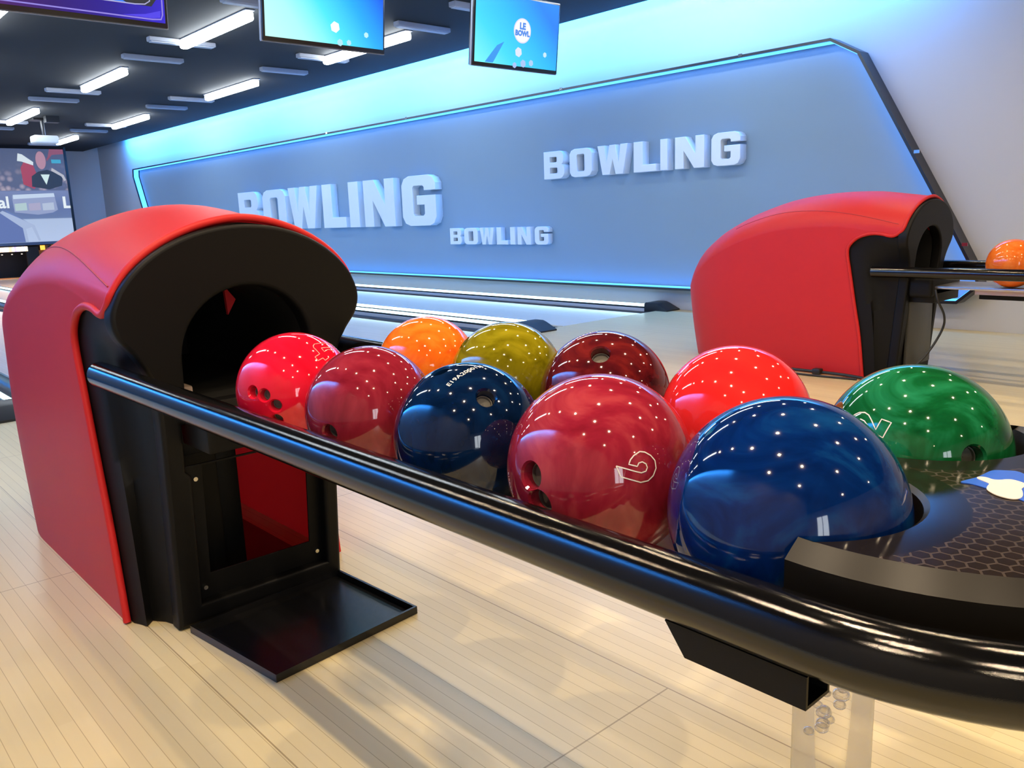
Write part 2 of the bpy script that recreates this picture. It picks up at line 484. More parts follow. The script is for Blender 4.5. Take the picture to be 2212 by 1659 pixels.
SY = 20.85
sc = empty('projection_screen', (5.0, SY, 1.74), 'large projection screen at the far left showing a sports broadcast', 'projection screen')
SX0, SX1, SZ0, SZ1 = -3.2, .575, -.985, 1.0
box('frame_bar', SX1, SX1+.05, -.02, .04, SZ0-.03, 1.05, TVB, sc)
box('lower_bar', SX0, SX1+.05, -.02, .04, SZ0-.06, SZ0, pmat('dim_blue_bar', (.10, .13, .20), .5), sc)
def screen_bg():
    m, nt, b = new_mat('projected_picture')
    N, L = nt.nodes, nt.links
    tc = N.new('ShaderNodeTexCoord'); sp = N.new('ShaderNodeSeparateXYZ'); L.new(tc.outputs['Object'], sp.inputs[0])
    r = N.new('ShaderNodeValToRGB'); r.color_ramp.interpolation = 'LINEAR'
    mr = N.new('ShaderNodeMapRange'); mr.inputs['From Min'].default_value = -1; mr.inputs['From Max'].default_value = 1
    L.new(sp.outputs['Z'], mr.inputs['Value']); L.new(mr.outputs[0], r.inputs['Fac'])
    cs = [(0, (.50, .60, .82)), (.25, (.44, .54, .74)), (.262, (.12, .17, .34)), (.36, (.10, .14, .32)), (.55, (.17, .21, .40)), (.565, (.07, .08, .16)), (.75, (.07, .08, .16)), (1, (.055, .07, .15))]
    e = r.color_ramp.elements
    e[0].position = 0; e[0].color = (*cs[0][1], 1); e[1].position = 1; e[1].color = (*cs[-1][1], 1)
    for p, c in cs[1:-1]:
        k = e.new(p); k.color = (*c, 1)
    v = N.new('ShaderNodeTexVoronoi'); v.inputs['Scale'].default_value = 7
    L.new(tc.outputs['Object'], v.inputs['Vector'])
    mm = N.new('ShaderNodeMapRange'); mm.inputs['From Min'].default_value = .15; mm.inputs['From Max'].default_value = .5
    mm.inputs['To Min'].default_value = 1; mm.inputs['To Max'].default_value = 0
    L.new(v.outputs['Distance'], mm.inputs['Value'])
    # crowd only in the band z .12 .. .55
    b1 = N.new('ShaderNodeMapRange'); b1.inputs['From Min'].default_value = .70; b1.inputs['From Max'].default_value = .25; L.new(sp.outputs['Z'], b1.inputs['Value'])
    b2 = N.new('ShaderNodeMath'); b2.operation = 'GREATER_THAN'; b2.inputs[1].default_value = .12; L.new(sp.outputs['Z'], b2.inputs[0])
    m1 = N.new('ShaderNodeMath'); m1.operation = 'MULTIPLY'; L.new(mm.outputs[0], m1.inputs[0]); L.new(b1.outputs[0], m1.inputs[1])
    m2 = N.new('ShaderNodeMath'); m2.operation = 'MULTIPLY'; L.new(m1.outputs[0], m2.inputs[0]); L.new(b2.outputs[0], m2.inputs[1])
    mx = N.new('ShaderNodeMix'); mx.data_type = 'RGBA'; L.new(m2.outputs[0], mx.inputs['Factor'])
    L.new(r.outputs['Color'], mx.inputs['A']); mx.inputs['B'].default_value = (.42, .33, .38, 1)
    L.new(mx.outputs['Result'], b.inputs['Emission Color']); b.inputs['Emission Strength'].default_value = .85
    b.inputs['Base Color'].default_value = (.1, .1, .1, 1)
    return m
pic = box('picture', SX0, SX1, 0, .02, SZ0, SZ1, screen_bg(), sc)
def flat(name, pts, col, parent, y, strength=.85, base=None):
    """flat image element on a screen, in the screen plane"""
    m = emat(name + '_glow', col, strength)
    v = [(x, y, z) for x, z in pts]
    return mesh_obj(name, v, [tuple(range(len(v)))], m, parent)
def disc(cx, cz, rx, rz, n=20, a0=0): return [(cx+rx*cos(a0+2*pi*k/n), cz+rz*sin(a0+2*pi*k/n)) for k in range(n)]
flat('red_shirt', [(-.30, .25), (-.31, .60), (-.24, .72), (-.06, .66), (.02, .30), (-.10, .15)], (.42, .05, .10), pic, -.006)
flat('white_sleeve', [(-.36, .74), (-.33, .90), (-.25, .88), (-.05, .72), (-.06, .65), (-.28, .73)], (.75, .85, .90), pic, -.007)
flat('dark_jacket', [(-.14, .20), (-.12, .42), (.02, .52), (.20, .56), (.36, .50), (.50, .40), (.46, .22), (.2, .14)], (.02, .03, .055), pic, -.008)
flat('shirt_front', [(.06, .46), (.24, .46), (.15, .24)], (.72, .92, .90), pic, -.009)
flat('head', disc(.10, .76, .10, .19), (.50, .27, .36), pic, -.010)
flat('raised_arm', [(.30, .60), (.52, .45), (.56, .34), (.52, .32), (.47, .42), (.28, .54)], (.55, .55, .60), pic, -.009)
flat('red_banner', [(.30, 1.0), (.57, 1.0), (.575, .90), (.34, .88), (.22, .80), (.22, .74)], (.30, .09, .16), pic, -.005)
flat('blue_sign', [(.31, .78), (.50, .78), (.50, .70), (.31, .70)], (.06, .42, .65), pic, -.006)
flat('advert_board', [(-.56, .00), (.27, .05), (.31, -.30), (.20, -.36), (-.10, -.40), (-.55, -.34)], (.33, .39, .62), pic, -.005)
flat('advert_header', [(-.54, .03), (.27, .06), (.28, -.02), (-.54, -.06)], (.62, .74, .92), pic, -.006)
for k, c in enumerate([(.60, .80, .82), (.55, .52, .74), (.62, .72, .92)]):
    flat('advert_block', [(-.53+.27*k, -.16), (-.30+.27*k, -.14), (-.30+.27*k, -.30), (-.53+.27*k, -.31)], c, pic, -.006, .7)
flat('court_edge', [(-.72, -.28), (-.52, -.42), (-.22, -.62), (-.40, -.66), (-.66, -.46)], (.16, .24, .52), pic, -.005)
flat('scoring_booth', [(-1.2, -.30), (-.80, -.36), (-.42, -.64), (-.38, -.98), (-1.2, -.98)], (.13, .19, .46), pic, -.0045)
flat('booth_trim', [(-.84, -.34), (-.78, -.30), (-.20, -.62), (-.12, -.95), (-.16, -.97), (-.26, -.66), (-.38, -.70), (-.36, -.98), (-.42, -.98), (-.44, -.68)], (.44, .54, .78), pic, -.0065)
tm = text_mesh('sal', .34, .008, 'RIGHT'); tm.materials.append(emat('advert_letters', (.85, .93, .97), .9))
tm.transform(Matrix(((1, 0, 0, -.62), (0, 0, -1, -.007), (0, 1, 0, -.24), (0, 0, 0, 1))))
o = link(bpy.data.objects.new('advert_text', tm)); o.parent = pic
tm = text_mesh('L', .34, .012, 'LEFT'); tm.materials.append(emat('advert_letter_right', (.85, .93, .97), .9))
tm.transform(Matrix(((1, 0, 0, .42), (0, 0, -1, -.007), (0, 1, 0, -.26), (0, 0, 0, 1))))
o = link(bpy.data.objects.new('advert_text', tm)); o.parent = pic

# ------------------------------------------------------------------ ceiling lights
def led_light(x, y0, y1, label):
    root = empty('ceiling_light', (x, (y0+y1)/2, CZ), label, 'ceiling light', 'lit white linear ceiling lights')
    h = (y1-y0)/2
    box('housing', -.045, .045, -h-.01, h+.01, -.014, 0, FIXT, root, .004, 1)
    loop = [(.045*cos(a), -h+.045+.045*sin(a)) for a in [pi+pi*k/10 for k in range(11)]] + [(.045*cos(a), h-.045+.045*sin(a)) for a in [pi*k/10 for k in range(11)]]
    shape_obj('diffuser', [loop], .075, LEDW, root, .02, Matrix.Translation((0, 0, -.0525)))
    return root
LR = [(3.60, 7.26, 8.80, 'lit white linear ceiling light left of the second hanging screen'),
      (3.60, 10.54, 12.15, 'lit white linear ceiling light below the purple hanging screen'),
      (3.60, 14.52, 16.35, 'lit white linear ceiling light at the left edge of the picture'),
      (5.25, 7.20, 8.85, 'lit white linear ceiling light showing past the lower edge of the second hanging screen'),
      (5.25, 10.58, 12.18, 'lit white linear ceiling light nearest the blue cove glow'),
      (5.25, 14.58, 16.30, 'lit white linear ceiling light third along the row beside the blue cove'),
      (5.18, 18.30, 19.66, 'small distant lit ceiling light touching the projector')]
for a in LR: led_light(*a)
for x in (0.1, 1.95, 3.65, 5.35):     # over the approach, mirrored in the balls; rightmost added to brighten the far floor
    led_light(x, 3.35, 5.2, 'lit white linear ceiling light over the approach, mirrored in the balls except the added rightmost one')
for x, y in ((.1, 7.3), (1.85, 7.75), (.1, 10.6), (1.95, 10.6), (.1, 14.5), (1.95, 14.5)):
    led_light(x, y, y+1.65, 'lit white linear ceiling light over the left lanes, mirrored in the balls')

def dim_bar(x0, x1, y, label):
    root = empty('unlit_ceiling_light', ((x0+x1)/2, y, CZ), label, 'ceiling light', 'unlit grey linear ceiling lights')
    h = (x1-x0)/2
    box('housing', -h, h, -.045, .045, -.045, 0, FIXT, root, .006, 1)
    box('diffuser', -h+.02, h-.02, -.036, .036, -.052, -.045, pmat('unlit_diffuser', (.42, .45, .52), .5), root)
    return root
BARS = [(3.26, 3.93, 8.80, 'unlit grey ceiling bar crossed by the big lit light, left of the second screen'),
        (3.33, 3.98, 9.78, 'unlit grey ceiling bar just left of and below the big lit light'),
        (3.24, 3.92, 12.53, 'unlit grey ceiling bar touching the lit light under the purple screen'),
        (3.25, 3.89, 13.43, 'unlit grey ceiling bar under the light below the purple screen'),
        (3.24, 3.90, 16.40, 'unlit ceiling bar touching the lit light at the left picture edge'),
        (3.24, 3.90, 17.40, 'unlit ceiling bar under the lit light at the left picture edge'),
        (3.22, 3.90, 6.98, 'unlit grey ceiling bar at the top picture edge left of the second screen'),
        (4.90, 5.53, 6.07, 'unlit ceiling bar at the top picture edge left of the third screen'),
        (4.92, 5.55, 6.95, 'unlit ceiling bar between the second and third hanging screens'),
        (4.89, 5.53, 8.82, 'unlit ceiling bar just below the second hanging screen'),
        (4.92, 5.53, 9.78, 'unlit bluish ceiling bar under the second screen, second of that pair'),
        (4.86, 5.52, 12.58, 'unlit bluish ceiling bar touching the light nearest the blue cove'),
        (4.88, 5.50, 13.55, 'unlit bluish ceiling bar below the light nearest the blue cove'),
        (4.78, 5.47, 16.30, 'unlit bluish bar touching the distant lit light above the projector'),
        (4.80, 5.45, 17.30, 'unlit bluish bar between the projector and the distant lit light'),
        (4.76, 5.36, 20.25, 'unlit bar right behind the projector, farthest of all')]
for a in BARS: dim_bar(*a)

# warm recessed spots over the approach and seating (outside the picture, mirrored in every ball)
SPOTS = [(x, y) for x in (.05, 1.95, 3.55) for y in (3.02, 2.15, 1.25, .30, -.55)] + \
        [(5.3, 2.4), (5.3, .9), (5.3, -.5), (.85, .78), (-.85, .28), (-.85, -1.15), (2.7, -1.5), (1.0, -1.6), (-2.6, -3.2), (.6, -3.4), (3.2, -3.4)]
for x, y in SPOTS:
    root = empty('spot_light', (x, y, CZ), 'small warm ceiling spot over the approach, seen as a bright dot mirrored in the balls', 'ceiling spot', 'warm ceiling spots over the approach')
    bm = bmesh.new()
    n = 20
    ring = [[bm.verts.new((r*cos(2*pi*k/n), r*sin(2*pi*k/n), z)) for k in range(n)] for r, z in ((.055, 0), (.055, -.012), (.042, -.012), (.036, -.002))]
    for a, b in zip(ring, ring[1:]):
        for k in range(n): bm.faces.new((a[k], a[(k+1) % n], b[(k+1) % n], b[k]))
    bm_obj('trim_ring', bm, FIXT, root, 40)
    cyl('lens', (0, 0, -.004), (0, 0, -.001), 0.026, LENS, root, n=20)
    l = bpy.data.lights.new('spot_lamp', 'SPOT'); l.energy = (62 if x < 1 else 42) if y < 1.3 else (36 if x > 3 else 28); l.color = (1, .78, .52)
    l.spot_size = radians(168); l.spot_blend = 1.0; l.shadow_soft_size = .022
    lo = link(bpy.data.objects.new('spot_lamp', l)); lo.location = (0, 0, -.03); lo.parent = root

# blue cove strips along both side walls
def cove(name, x, y0, y1, sgn, power):
    l = bpy.data.lights.new(name, 'AREA'); l.shape = 'RECTANGLE'
    l.size = .12; l.size_y = y1-y0; l.energy = power; l.color = (.035, .31, 1.0)
    o = link(bpy.data.objects.new(name, l))
    d = Vector((sgn*.80, 0, -.6)).normalized()
    zax = -d; yax = Vector((0, 1, 0)); xax = yax.cross(zax)
    o.matrix_world = Matrix.Translation((x, (y0+y1)/2, CZ+.13)) @ Matrix((xax, yax, zax)).transposed().to_4x4()
    return o
cove('cove_lamp_right', CEX+.10, 2.6, 20.0, 1, 680)
cove('cove_lamp_left', LX+.28, 2.2, 20.0, -1, 3800)
for nm, x0, x1, ya, yb in (('trim_1', CEX-.03, CEX+.0, 2.6, 20), ('trim_2', LX+.30, LX+.33, 2.2, 20)):
    struct(box(nm, x0, x1, ya, yb, CZ+.05, CZ+.14, FIXT))
# general neutral bounce from the rest of the hall (lit white panels over the seating area)
def hall_lamp(x, y, sx, sy, e, col):
    l = bpy.data.lights.new('hall_panel_lamp', 'AREA'); l.shape = 'RECTANGLE'; l.size = sx; l.size_y = sy; l.energy = e; l.color = col
    o = link(bpy.data.objects.new('hall_panel_lamp', l)); o.location = (x, y, CZ-.02)
    return o

# warm lamps over the pin decks, hidden behind the masking
for x in (3.97, 1.746, 5.73):
    l = bpy.data.lights.new('pin_deck_lamp', 'AREA'); l.shape = 'RECTANGLE'; l.size = .95; l.size_y = .12; l.energy = 9; l.color = (1, .55, .25)
    o = link(bpy.data.objects.new('pin_deck_lamp', l)); o.location = (x, 20.82, .62); o.rotation_euler = (radians(-42), 0, 0)

# ------------------------------------------------------------------ projector
pj = empty('projector', (4.02, 16.0, CZ), 'white projector hanging from the dark ceiling above the projection screen', 'projector')
box('mount_plate', -.16, .16, -.15, .15, -.03, 0, TVB, pj)
cyl('mount_pole', (0, 0, -.27), (0, 0, -.02), .03, TVB, pj)
box('body', -.19, .19, -.14, .14, -.40, -.27, pmat('white_projector_shell', (.75, .77, .80), .4), pj, .03, 4)
cyl('lens', (-.06, .13, -.335), (-.06, .18, -.335), .04, TVB, pj)
box('sensor_unit', -.06, .14, -.5, -.35, -.10, 0, TVB, pj)

# ------------------------------------------------------------------ hanging screens
def grad_mat(name, cols, strength, ax='X', lo=-.45, hi=.45, tilt=0):
    m, nt, b = new_mat(name)
    N, L = nt.nodes, nt.links
    tc = N.new('ShaderNodeTexCoord'); mp = N.new('ShaderNodeMapping'); mp.inputs['Rotation'].default_value = (0, tilt, 0)
    L.new(tc.outputs['Object'], mp.inputs[0])
    sp = N.new('ShaderNodeSeparateXYZ'); L.new(mp.outputs[0], sp.inputs[0])
    mr = N.new('ShaderNodeMapRange'); mr.inputs['From Min'].default_value = lo; mr.inputs['From Max'].default_value = hi
    L.new(sp.outputs[ax], mr.inputs['Value'])
    r = N.new('ShaderNodeValToRGB'); e = r.color_ramp.elements
    e[0].color = (*cols[0], 1); e[1].color = (*cols[-1], 1)
    for i, c in enumerate(cols[1:-1], 1):
        k = e.new(i/(len(cols)-1)); k.color = (*c, 1)
    L.new(mr.outputs[0], r.inputs['Fac']); L.new(r.outputs['Color'], b.inputs['Emission Color'])
    b.inputs['Emission Strength'].default_value = strength; b.inputs['Base Color'].default_value = (.01, .01, .01, 1)
    b.inputs['Roughness'].default_value = .15
    return m
TVW, TVH = .87, .515
def hanging_tv(xc, label, screen_mat):
    root = empty('hanging_screen', (xc, 4.9, 2.05), label, 'screen', 'flat screens hung from the ceiling')
    root.rotation_euler = (radians(7), 0, 0)
    box('casing', -TVW/2, TVW/2, 0, .05, 0, TVH, TVB, root, .006, 2)
    box('rim', -TVW/2-.004, TVW/2+.004, .012, .03, -.004, TVH+.004, FIXT, root)
    s = box('display', -TVW/2+.016, TVW/2-.016, -.003, .0, .026, TVH-.014, screen_mat, root)
    cyl('hanger_pole', (0, .08, TVH*.5), (0, .12, .80), .02, TVB, root)
    box('wall_bracket', -.1, .1, .05, .09, TVH*.35, TVH*.65, TVB, root)
    return root, s
CY = [(.02, .20, .95), (.03, .50, 1.0), (.06, .72, 1.0), (.22, .95, 1.0), (.30, 1.0, 1.0)]
t3, s3 = hanging_tv(4.558, 'hanging screen showing a white round logo on cyan, rightmost of three', grad_mat('cyan_display', CY[::-1], 1.05, 'X', -.5, .5, radians(50)))
t2, s2 = hanging_tv(2.93, 'hanging screen with bright cyan picture and white hexagons, middle of three', grad_mat('cyan_white_display', [(.55, 1.0, .95), (.42, 1, 1), (.08, .80, 1), (.02, .42, 1.0), (.01, .12, .85)], 1.1, 'X', -.30, .52, radians(38)))
t1, s1 = hanging_tv(1.50, 'hanging screen with purple and dark blue picture, leftmost of three', grad_mat('purple_display', [(.10, .02, .16), (.04, .01, .20), (.03, .015, .35), (.05, .03, .75)], .9, 'X', -.45, .45))
def uv(u, v): return (-TVW/2+u*TVW, v*TVH)
def hexa(u, v, r, par, col=(.80, .84, .97), y=-.005, s=.95):
    x, z = uv(u, v); return flat('hexagon', disc(x, z, r, r, 6, pi/6+.2), col, par, y, s)
hexa(.51, .245, .036, s3); hexa(.83, .255, .020, s3, (.62, .87, .98)); hexa(.57, .095, .029, s3, (.42, .60, .95)); hexa(.665, .115, .024, s3, (.45, .66, .97)); hexa(.47, .06, .022, s3, (.40, .58, .95))
flat('hexagon', [uv(.13, .06), uv(.26, .30), uv(.34, .36), uv(.22, .06)], (.03, .34, .95), s3, -.0045, .9)
x, z = uv(.545, .54); flat('logo_disc', disc(x, z, .088, .088, 40), (.78, .74, .92), s3, -.0050, .95); lg = flat('logo_disc', disc(x, z, .080, .080, 40), (.93, .95, 1.0), s3, -.0056, 1.0)
for body, dz, size in (('LE', .012, .062), ('BOWL', -.034, .050)):
    tm = text_mesh(body, size, .0035); tm.materials.append(emat('logo_letters', (.07, .26, .86), .9))
    tm.transform(Matrix(((1, 0, 0, x), (0, 0, -1, -.0066), (0, 1, 0, z+dz), (0, 0, 0, 1))))
    o = link(bpy.data.objects.new('logo_text', tm)); o.parent = s3
hexa(.565, .245, .034, s2, (.9, 1, 1), s=1.3); hexa(.83, .20, .018, s2, (.55, .95, 1)); hexa(.605, .075, .022, s2, (.45, .85, .98)); hexa(.68, .085, .018, s2, (.5, .85, 1))
flat('panel_shape', [uv(.04, .20), uv(.90, .20), uv(.93, .27), uv(.93, 1), uv(.04, 1)], (.006, .008, .02), s1, -.0045, .6)
flat('glow_band', [uv(.10, .23), uv(.3, .21), uv(.55, .205), uv(.75, .21), uv(.70, .25), uv(.5, .27), uv(.25, .29)], (.02, .20, .95), s1, -.005, 1.0)
flat('glow_core', [uv(.30, .225), uv(.5, .212), uv(.68, .216), uv(.62, .245), uv(.45, .25)], (.10, .55, 1.0), s1, -.0055, 1.2)
def outline(name, pts, w, col, par, y, s=.8):
    v, f = [], []
    for a in pts: v.append(a)
    n = len(v); q = []
    for i, (px, pz) in enumerate(v):
        ax, az = v[max(i-1, 0)]; bx, bz = v[min(i+1, n-1)]
        L_ = math.hypot(bx-ax, bz-az) or 1
        nx, nz = -(bz-az)/L_*w/2, (bx-ax)/L_*w/2
        q += [(px+nx, y, pz+nz), (px-nx, y, pz-nz)]
    f = [(2*i, 2*i+1, 2*i+3, 2*i+2) for i in range(n-1)]
    return mesh_obj(name, q, f, emat(name+'_glow', col, s), par)
outline('border_line', [uv(.04, .21), uv(.80, .205), uv(.86, .215), uv(.89, .25), uv(.895, .4), uv(.895, .98)], .006, (.50, .50, .85), s1, -.006)
outline('border_line', [uv(.04, .085), uv(.90, .075), uv(.955, .085), uv(.965, .13), uv(.97, .98)], .007, (.35, .28, .95), s1, -.006)
flat('corner_glow', [uv(.72, .09), uv(.90, .085), uv(.95, .10), uv(.955, .17), uv(.86, .12)], (.07, .04, .9), s1, -.0052, .9)

# ------------------------------------------------------------------ billboard with LED profile
bb = empty('lit_wall_frame', (WX, 9.0, 1.2), 'long black angular wall frame with glowing blue light around the BOWLING letters', 'wall frame')
XF = 6.55
OUT = [(19.56, 2.245), (3.44, 2.245), (3.20, 2.11), (2.47, .837), (2.24, .42), (2.22, .34), (2.37, .205), (2.6, .20), (18.85, .20), (19.25, 1.37), (19.60, 2.08)]
OUT = [(y*XF/6.58, H+(z-H)*XF/6.58) for y, z in OUT]
def inset(poly, d):
    n = len(poly); out = []
    A = sum(poly[i][0]*poly[(i+1) % n][1]-poly[(i+1) % n][0]*poly[i][1] for i in range(n))
    s = 1 if A > 0 else -1
    for i in range(n):
        p0, p1, p2 = Vector(poly[i-1]), Vector(poly[i]), Vector(poly[(i+1) % n])
        a = (p1-p0).normalized(); b = (p2-p1).normalized()
        na = Vector((-a.y, a.x))*s; nb = Vector((-b.y, b.x))*s
        m_ = (na+nb); m_ = m_/max(m_.dot(na), .25)
        q = p1+m_*d; out.append((q.x, q.y))
    return out
INN = inset(OUT, .022)
def ring_mesh(name, o_, i_, xa, xb, mat, par, solid=True):
    n = len(o_); v = []
    for x in (xa, xb):
        for l in (o_, i_):
            v += [(x-WX, y-9.0, z-1.2) for y, z in l]
    f = []
    for k in range(n):
        j = (k+1) % n
        f += [(k, j, n+j, n+k), (2*n+k, 2*n+j, 3*n+j, 3*n+k), (k, j, 2*n+j, 2*n+k), (n+k, n+j, 3*n+j, 3*n+k)]
    return mesh_obj(name, v, f, mat, par)
ring_mesh('frame_profile', OUT, INN, XF, WX-.002, TVB, bb)
I2 = inset(OUT, .0225); I3 = inset(OUT, .0275)
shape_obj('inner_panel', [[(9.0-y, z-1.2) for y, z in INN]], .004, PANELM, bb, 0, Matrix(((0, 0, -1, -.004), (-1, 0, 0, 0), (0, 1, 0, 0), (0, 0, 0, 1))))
ring_mesh('led_profile', I2, I3, XF+.022, WX-.03, LEDBLUE, bb)
for y, z in ((4.23, 2.241), (6.37, 2.241), (9.15, 2.241), (11.15, 2.241), (14.5, 2.241), (2.71, 1.33), (2.33, .65)):
    box('frame_glint', XF-WX-.004, XF-WX+.004, y-9.0-.02, y-9.0+.02, z-1.2-.018, z-1.2+.006, CHROME, bb)  # small chrome bits added as glints of the ceiling spots on the frame

# letters ---------------------------------------------------------
c_ = .22
GL = {
 'B': [[(0, 0), (.80, 0), (.90, .04), (.97, .12), (1, .20), (1, .38), (.97, .46), (.88, .52), (.95, .58), (.97, .64), (.97, .80), (.94, .90), (.87, .97), (.78, 1), (0, 1)],
       [(.30, .20), (.30, .41), (.62, .41), (.66, .38), (.66, .23), (.62, .20)], [(.30, .60), (.30, .80), (.60, .80), (.64, .77), (.64, .63), (.60, .60)]],
 'O': [[(.22, 0), (.78, 0), (.92, .05), (1, .18), (1, .82), (.92, .95), (.78, 1), (.22, 1), (.08, .95), (0, .82), (0, .18), (.08, .05)],
       [(.33, .24), (.33, .76), (.37, .80), (.63, .80), (.67, .76), (.67, .24), (.63, .20), (.37, .20)]],
 'W': [[(0, 1), (.16, 0), (.40, 0), (.50, .52), (.60, 0), (.84, 0), (1, 1), (.76, 1), (.70, .42), (.60, 1), (.40, 1), (.30, .42), (.24, 1)]],
 'L': [[(0, 0), (1, 0), (1, .24), (.42, .24), (.42, 1), (0, 1)]],
 'I': [[(0, 0), (1, 0), (1, 1), (0, 1)]],
 'N': [[(0, 0), (.30, 0), (.30, .56), (.66, 0), (1, 0), (1, 1), (.70, 1), (.70, .46), (.36, 1), (0, 1)]],
 'G': [[(.22, 0), (.80, 0), (.93, .05), (1, .18), (1, .60), (.45, .60), (.45, .42), (.67, .42), (.67, .24), (.63, .20), (.37, .20), (.33, .24), (.33, .76), (.37, .80), (.63, .80), (.67, .76), (.67, .70), (1, .70), (1, .84), (.93, .95), (.80, 1), (.22, 1), (.08, .95), (0, .82), (0, .18), (.08, .05)]],
}
ORD = ['first', 'second', 'third', 'fourth', 'fifth', 'sixth', 'last']
def sign(spans, z0, z1, depth, which):
    for k, (ch, (ya, yb)) in enumerate(zip('BOWLING', spans)):
        w = ya-yb; hgt = z1-z0
        loops = [[(p[0]*w, p[1]*hgt) for p in lp] for lp in GL[ch]]
        # local: x right along wall (-Y), y up, z out of the wall (-X)
        mtx = Matrix(((0, 0, -1, 0), (-1, 0, 0, 0), (0, 1, 0, 0), (0, 0, 0, 1))) @ Matrix.Translation((0, 0, depth/2))
        o = shape_obj('sign_letter', loops, depth, WHITE, None, .004, mtx, 30, 1)
        o.location = (WX-.0065, ya, z0)
        tag(o, f'raised white letter {ch}, {ORD[k]} of the {which} BOWLING word on the wall', 'sign letter', f'letters of the {which} BOWLING word')
sign([(14.396, 13.62), (13.468, 12.66), (12.551, 11.621), (11.484, 10.838), (10.735, 10.471), (10.335, 9.58), (9.40, 8.66)], .872, 1.512, .11, 'largest')
sign([(6.701, 6.393), (6.313, 5.997), (5.918, 5.518), (5.445, 5.17), (5.119, 5.035), (4.947, 4.62), (4.545, 4.243)], 1.334, 1.622, .10, 'middle-sized')
sign([(8.454, 8.223), (8.173, 7.911), (7.871, 7.608), (7.563, 7.366), (7.323, 7.240), (7.197, 6.976), (6.91, 6.689)], .630, .830, .07, 'smallest')

# ------------------------------------------------------------------ ball return machine
# machine coordinates: x from the machine's centre line, y along the lanes, z up; root sits at y=YB
YB = 2.0
def lerp(a, b, t): return a+(b-a)*t
def interp(tab, t):
    if t <= tab[0][0]: return tab[0][1:]
    for a, b in zip(tab, tab[1:]):
        if t <= b[0]:
            k = (t-a[0])/(b[0]-a[0]); return tuple(lerp(p, q, k) for p, q in zip(a[1:], b[1:]))
    return tab[-1][1:]
def smoothtab(tab, n=6):
    """Catmull-Rom densify a table of tuples keyed by first entry"""
    out = []
    for i in range(len(tab)-1):
        p0 = tab[max(i-1, 0)]; p1 = tab[i]; p2 = tab[i+1]; p3 = tab[min(i+2, len(tab)-1)]
        for k in range(n):
            t = k/n
            row = [lerp(p1[0], p2[0], t)]
            for j in range(1, len(p1)):
                a, b, c, d = p0[j], p1[j], p2[j], p3[j]
                row.append(.5*((2*b)+(-a+c)*t+(2*a-5*b+4*c-d)*t*t+(-a+3*b-3*c+d)*t**3))
            out.append(tuple(row))
    out.append(tab[-1]); return out
HTAB = smoothtab([(1.85, .985), (2.0, 1.005), (2.2, 1.030), (2.45, 1.030), (2.70, 1.0), (2.95, .925), (3.15, .830), (3.30, .725), (3.40, .60), (3.46, .42)])
ZTAB = smoothtab([(1.85, .80), (2.1, .825), (2.4, .84), (2.7, .815), (2.95, .745), (3.15, .65), (3.3, .54), (3.40, .42), (3.46, .28)])
def half_w(y):
    if y <= 2.95: return .302 - .006*max(0, (2.05-y))
    return .302*sqrt(max(1-((y-2.95)/.515)**2, 0))
TS = .45
def sect(t, y):
    """point of the shell cross section; t 0 = left foot, 1 = crown"""
    w = half_w(y); h = interp(HTAB, y)[0]; zc = interp(ZTAB, y)[0]
    if t <= TS:
        k = t/TS
        return -w-.006*sin(pi*k), zc*k
    a = (t-TS)/(1-TS)*pi/2
    e = 2/1.72
    return -w*max(cos(a), 0)**e, zc+(h-zc)*sin(a)**e
# front boundary of the shell: t -> (y, z) for the lower side, y only for the dome
BT = smoothtab([(0, 2.110, 0), (.13, 2.140, .233), (.23, 2.175, .41), (.33, 2.208, .584), (.385, 2.228, .690), (.405, 2.220, .738), (.425, 2.172, .782), (.445, 2.10, .802), (.465, 2.03, .798), (.482, 1.975, .782), (.50, 1.935, .805), (.53, 1.925, .84)])
def front(t):
    if t <= .53:
        y, z = interp(BT, t)
        x, _ = sect(min(t, .47), max(y, 1.9))
        x2, z2 = sect(t, y)
        k = min(max((t-.47)/.06, 0), 1)
        return Vector((lerp(-.303, x2, k), y, lerp(z, z2, k)))
    y = lerp(1.925, 1.905, (t-.53)/.47)
    x, z = sect(t, y)
    return Vector((x, y, z))
TT = [i/44*.40 for i in range(45)] + [.40+.14*i/34 for i in range(1, 35)] + [.54+.46*i/40 for i in range(1, 41)]
YS = [2.32+(2.95-2.32)*i/14 for i in range(15)] + [2.95+.515*sin(pi/2*i/18) for i in range(1, 19)]
def shell_mesh(parent):
    cols = [(t, 1) for t in TT] + [(t, -1) for t in reversed(TT[:-1])]
    verts, faces = [], []
    rows = 6+len(YS)
    for t, s in cols:
        P0 = front(t)
        y1 = YS[0]
        for i in range(6):
            k = i/6
            y = lerp(P0.y, y1, k)
            x, z = sect(t, y)
            b = (1-k)**2
            dz = P0.z - sect(t, P0.y)[1]; dx = P0.x - sect(t, P0.y)[0]
            verts.append((s*(x+dx*b), y-YB, max(z+dz*b, 0)))
        for y in YS:
            x, z = sect(t, min(y, 3.4649))
            yy = y - .075*max(0, 1-z/.45)*max(0, min(1, (y-2.6)/.8)); verts.append((s*x, yy-YB, z))
    n = len(cols)
    for c in range(n-1):
        for r in range(rows-1):
            faces.append((c*rows+r, (c+1)*rows+r, (c+1)*rows+r+1, c*rows+r+1))
    return mesh_obj('hood_shell', verts, faces, RED, parent, 180)
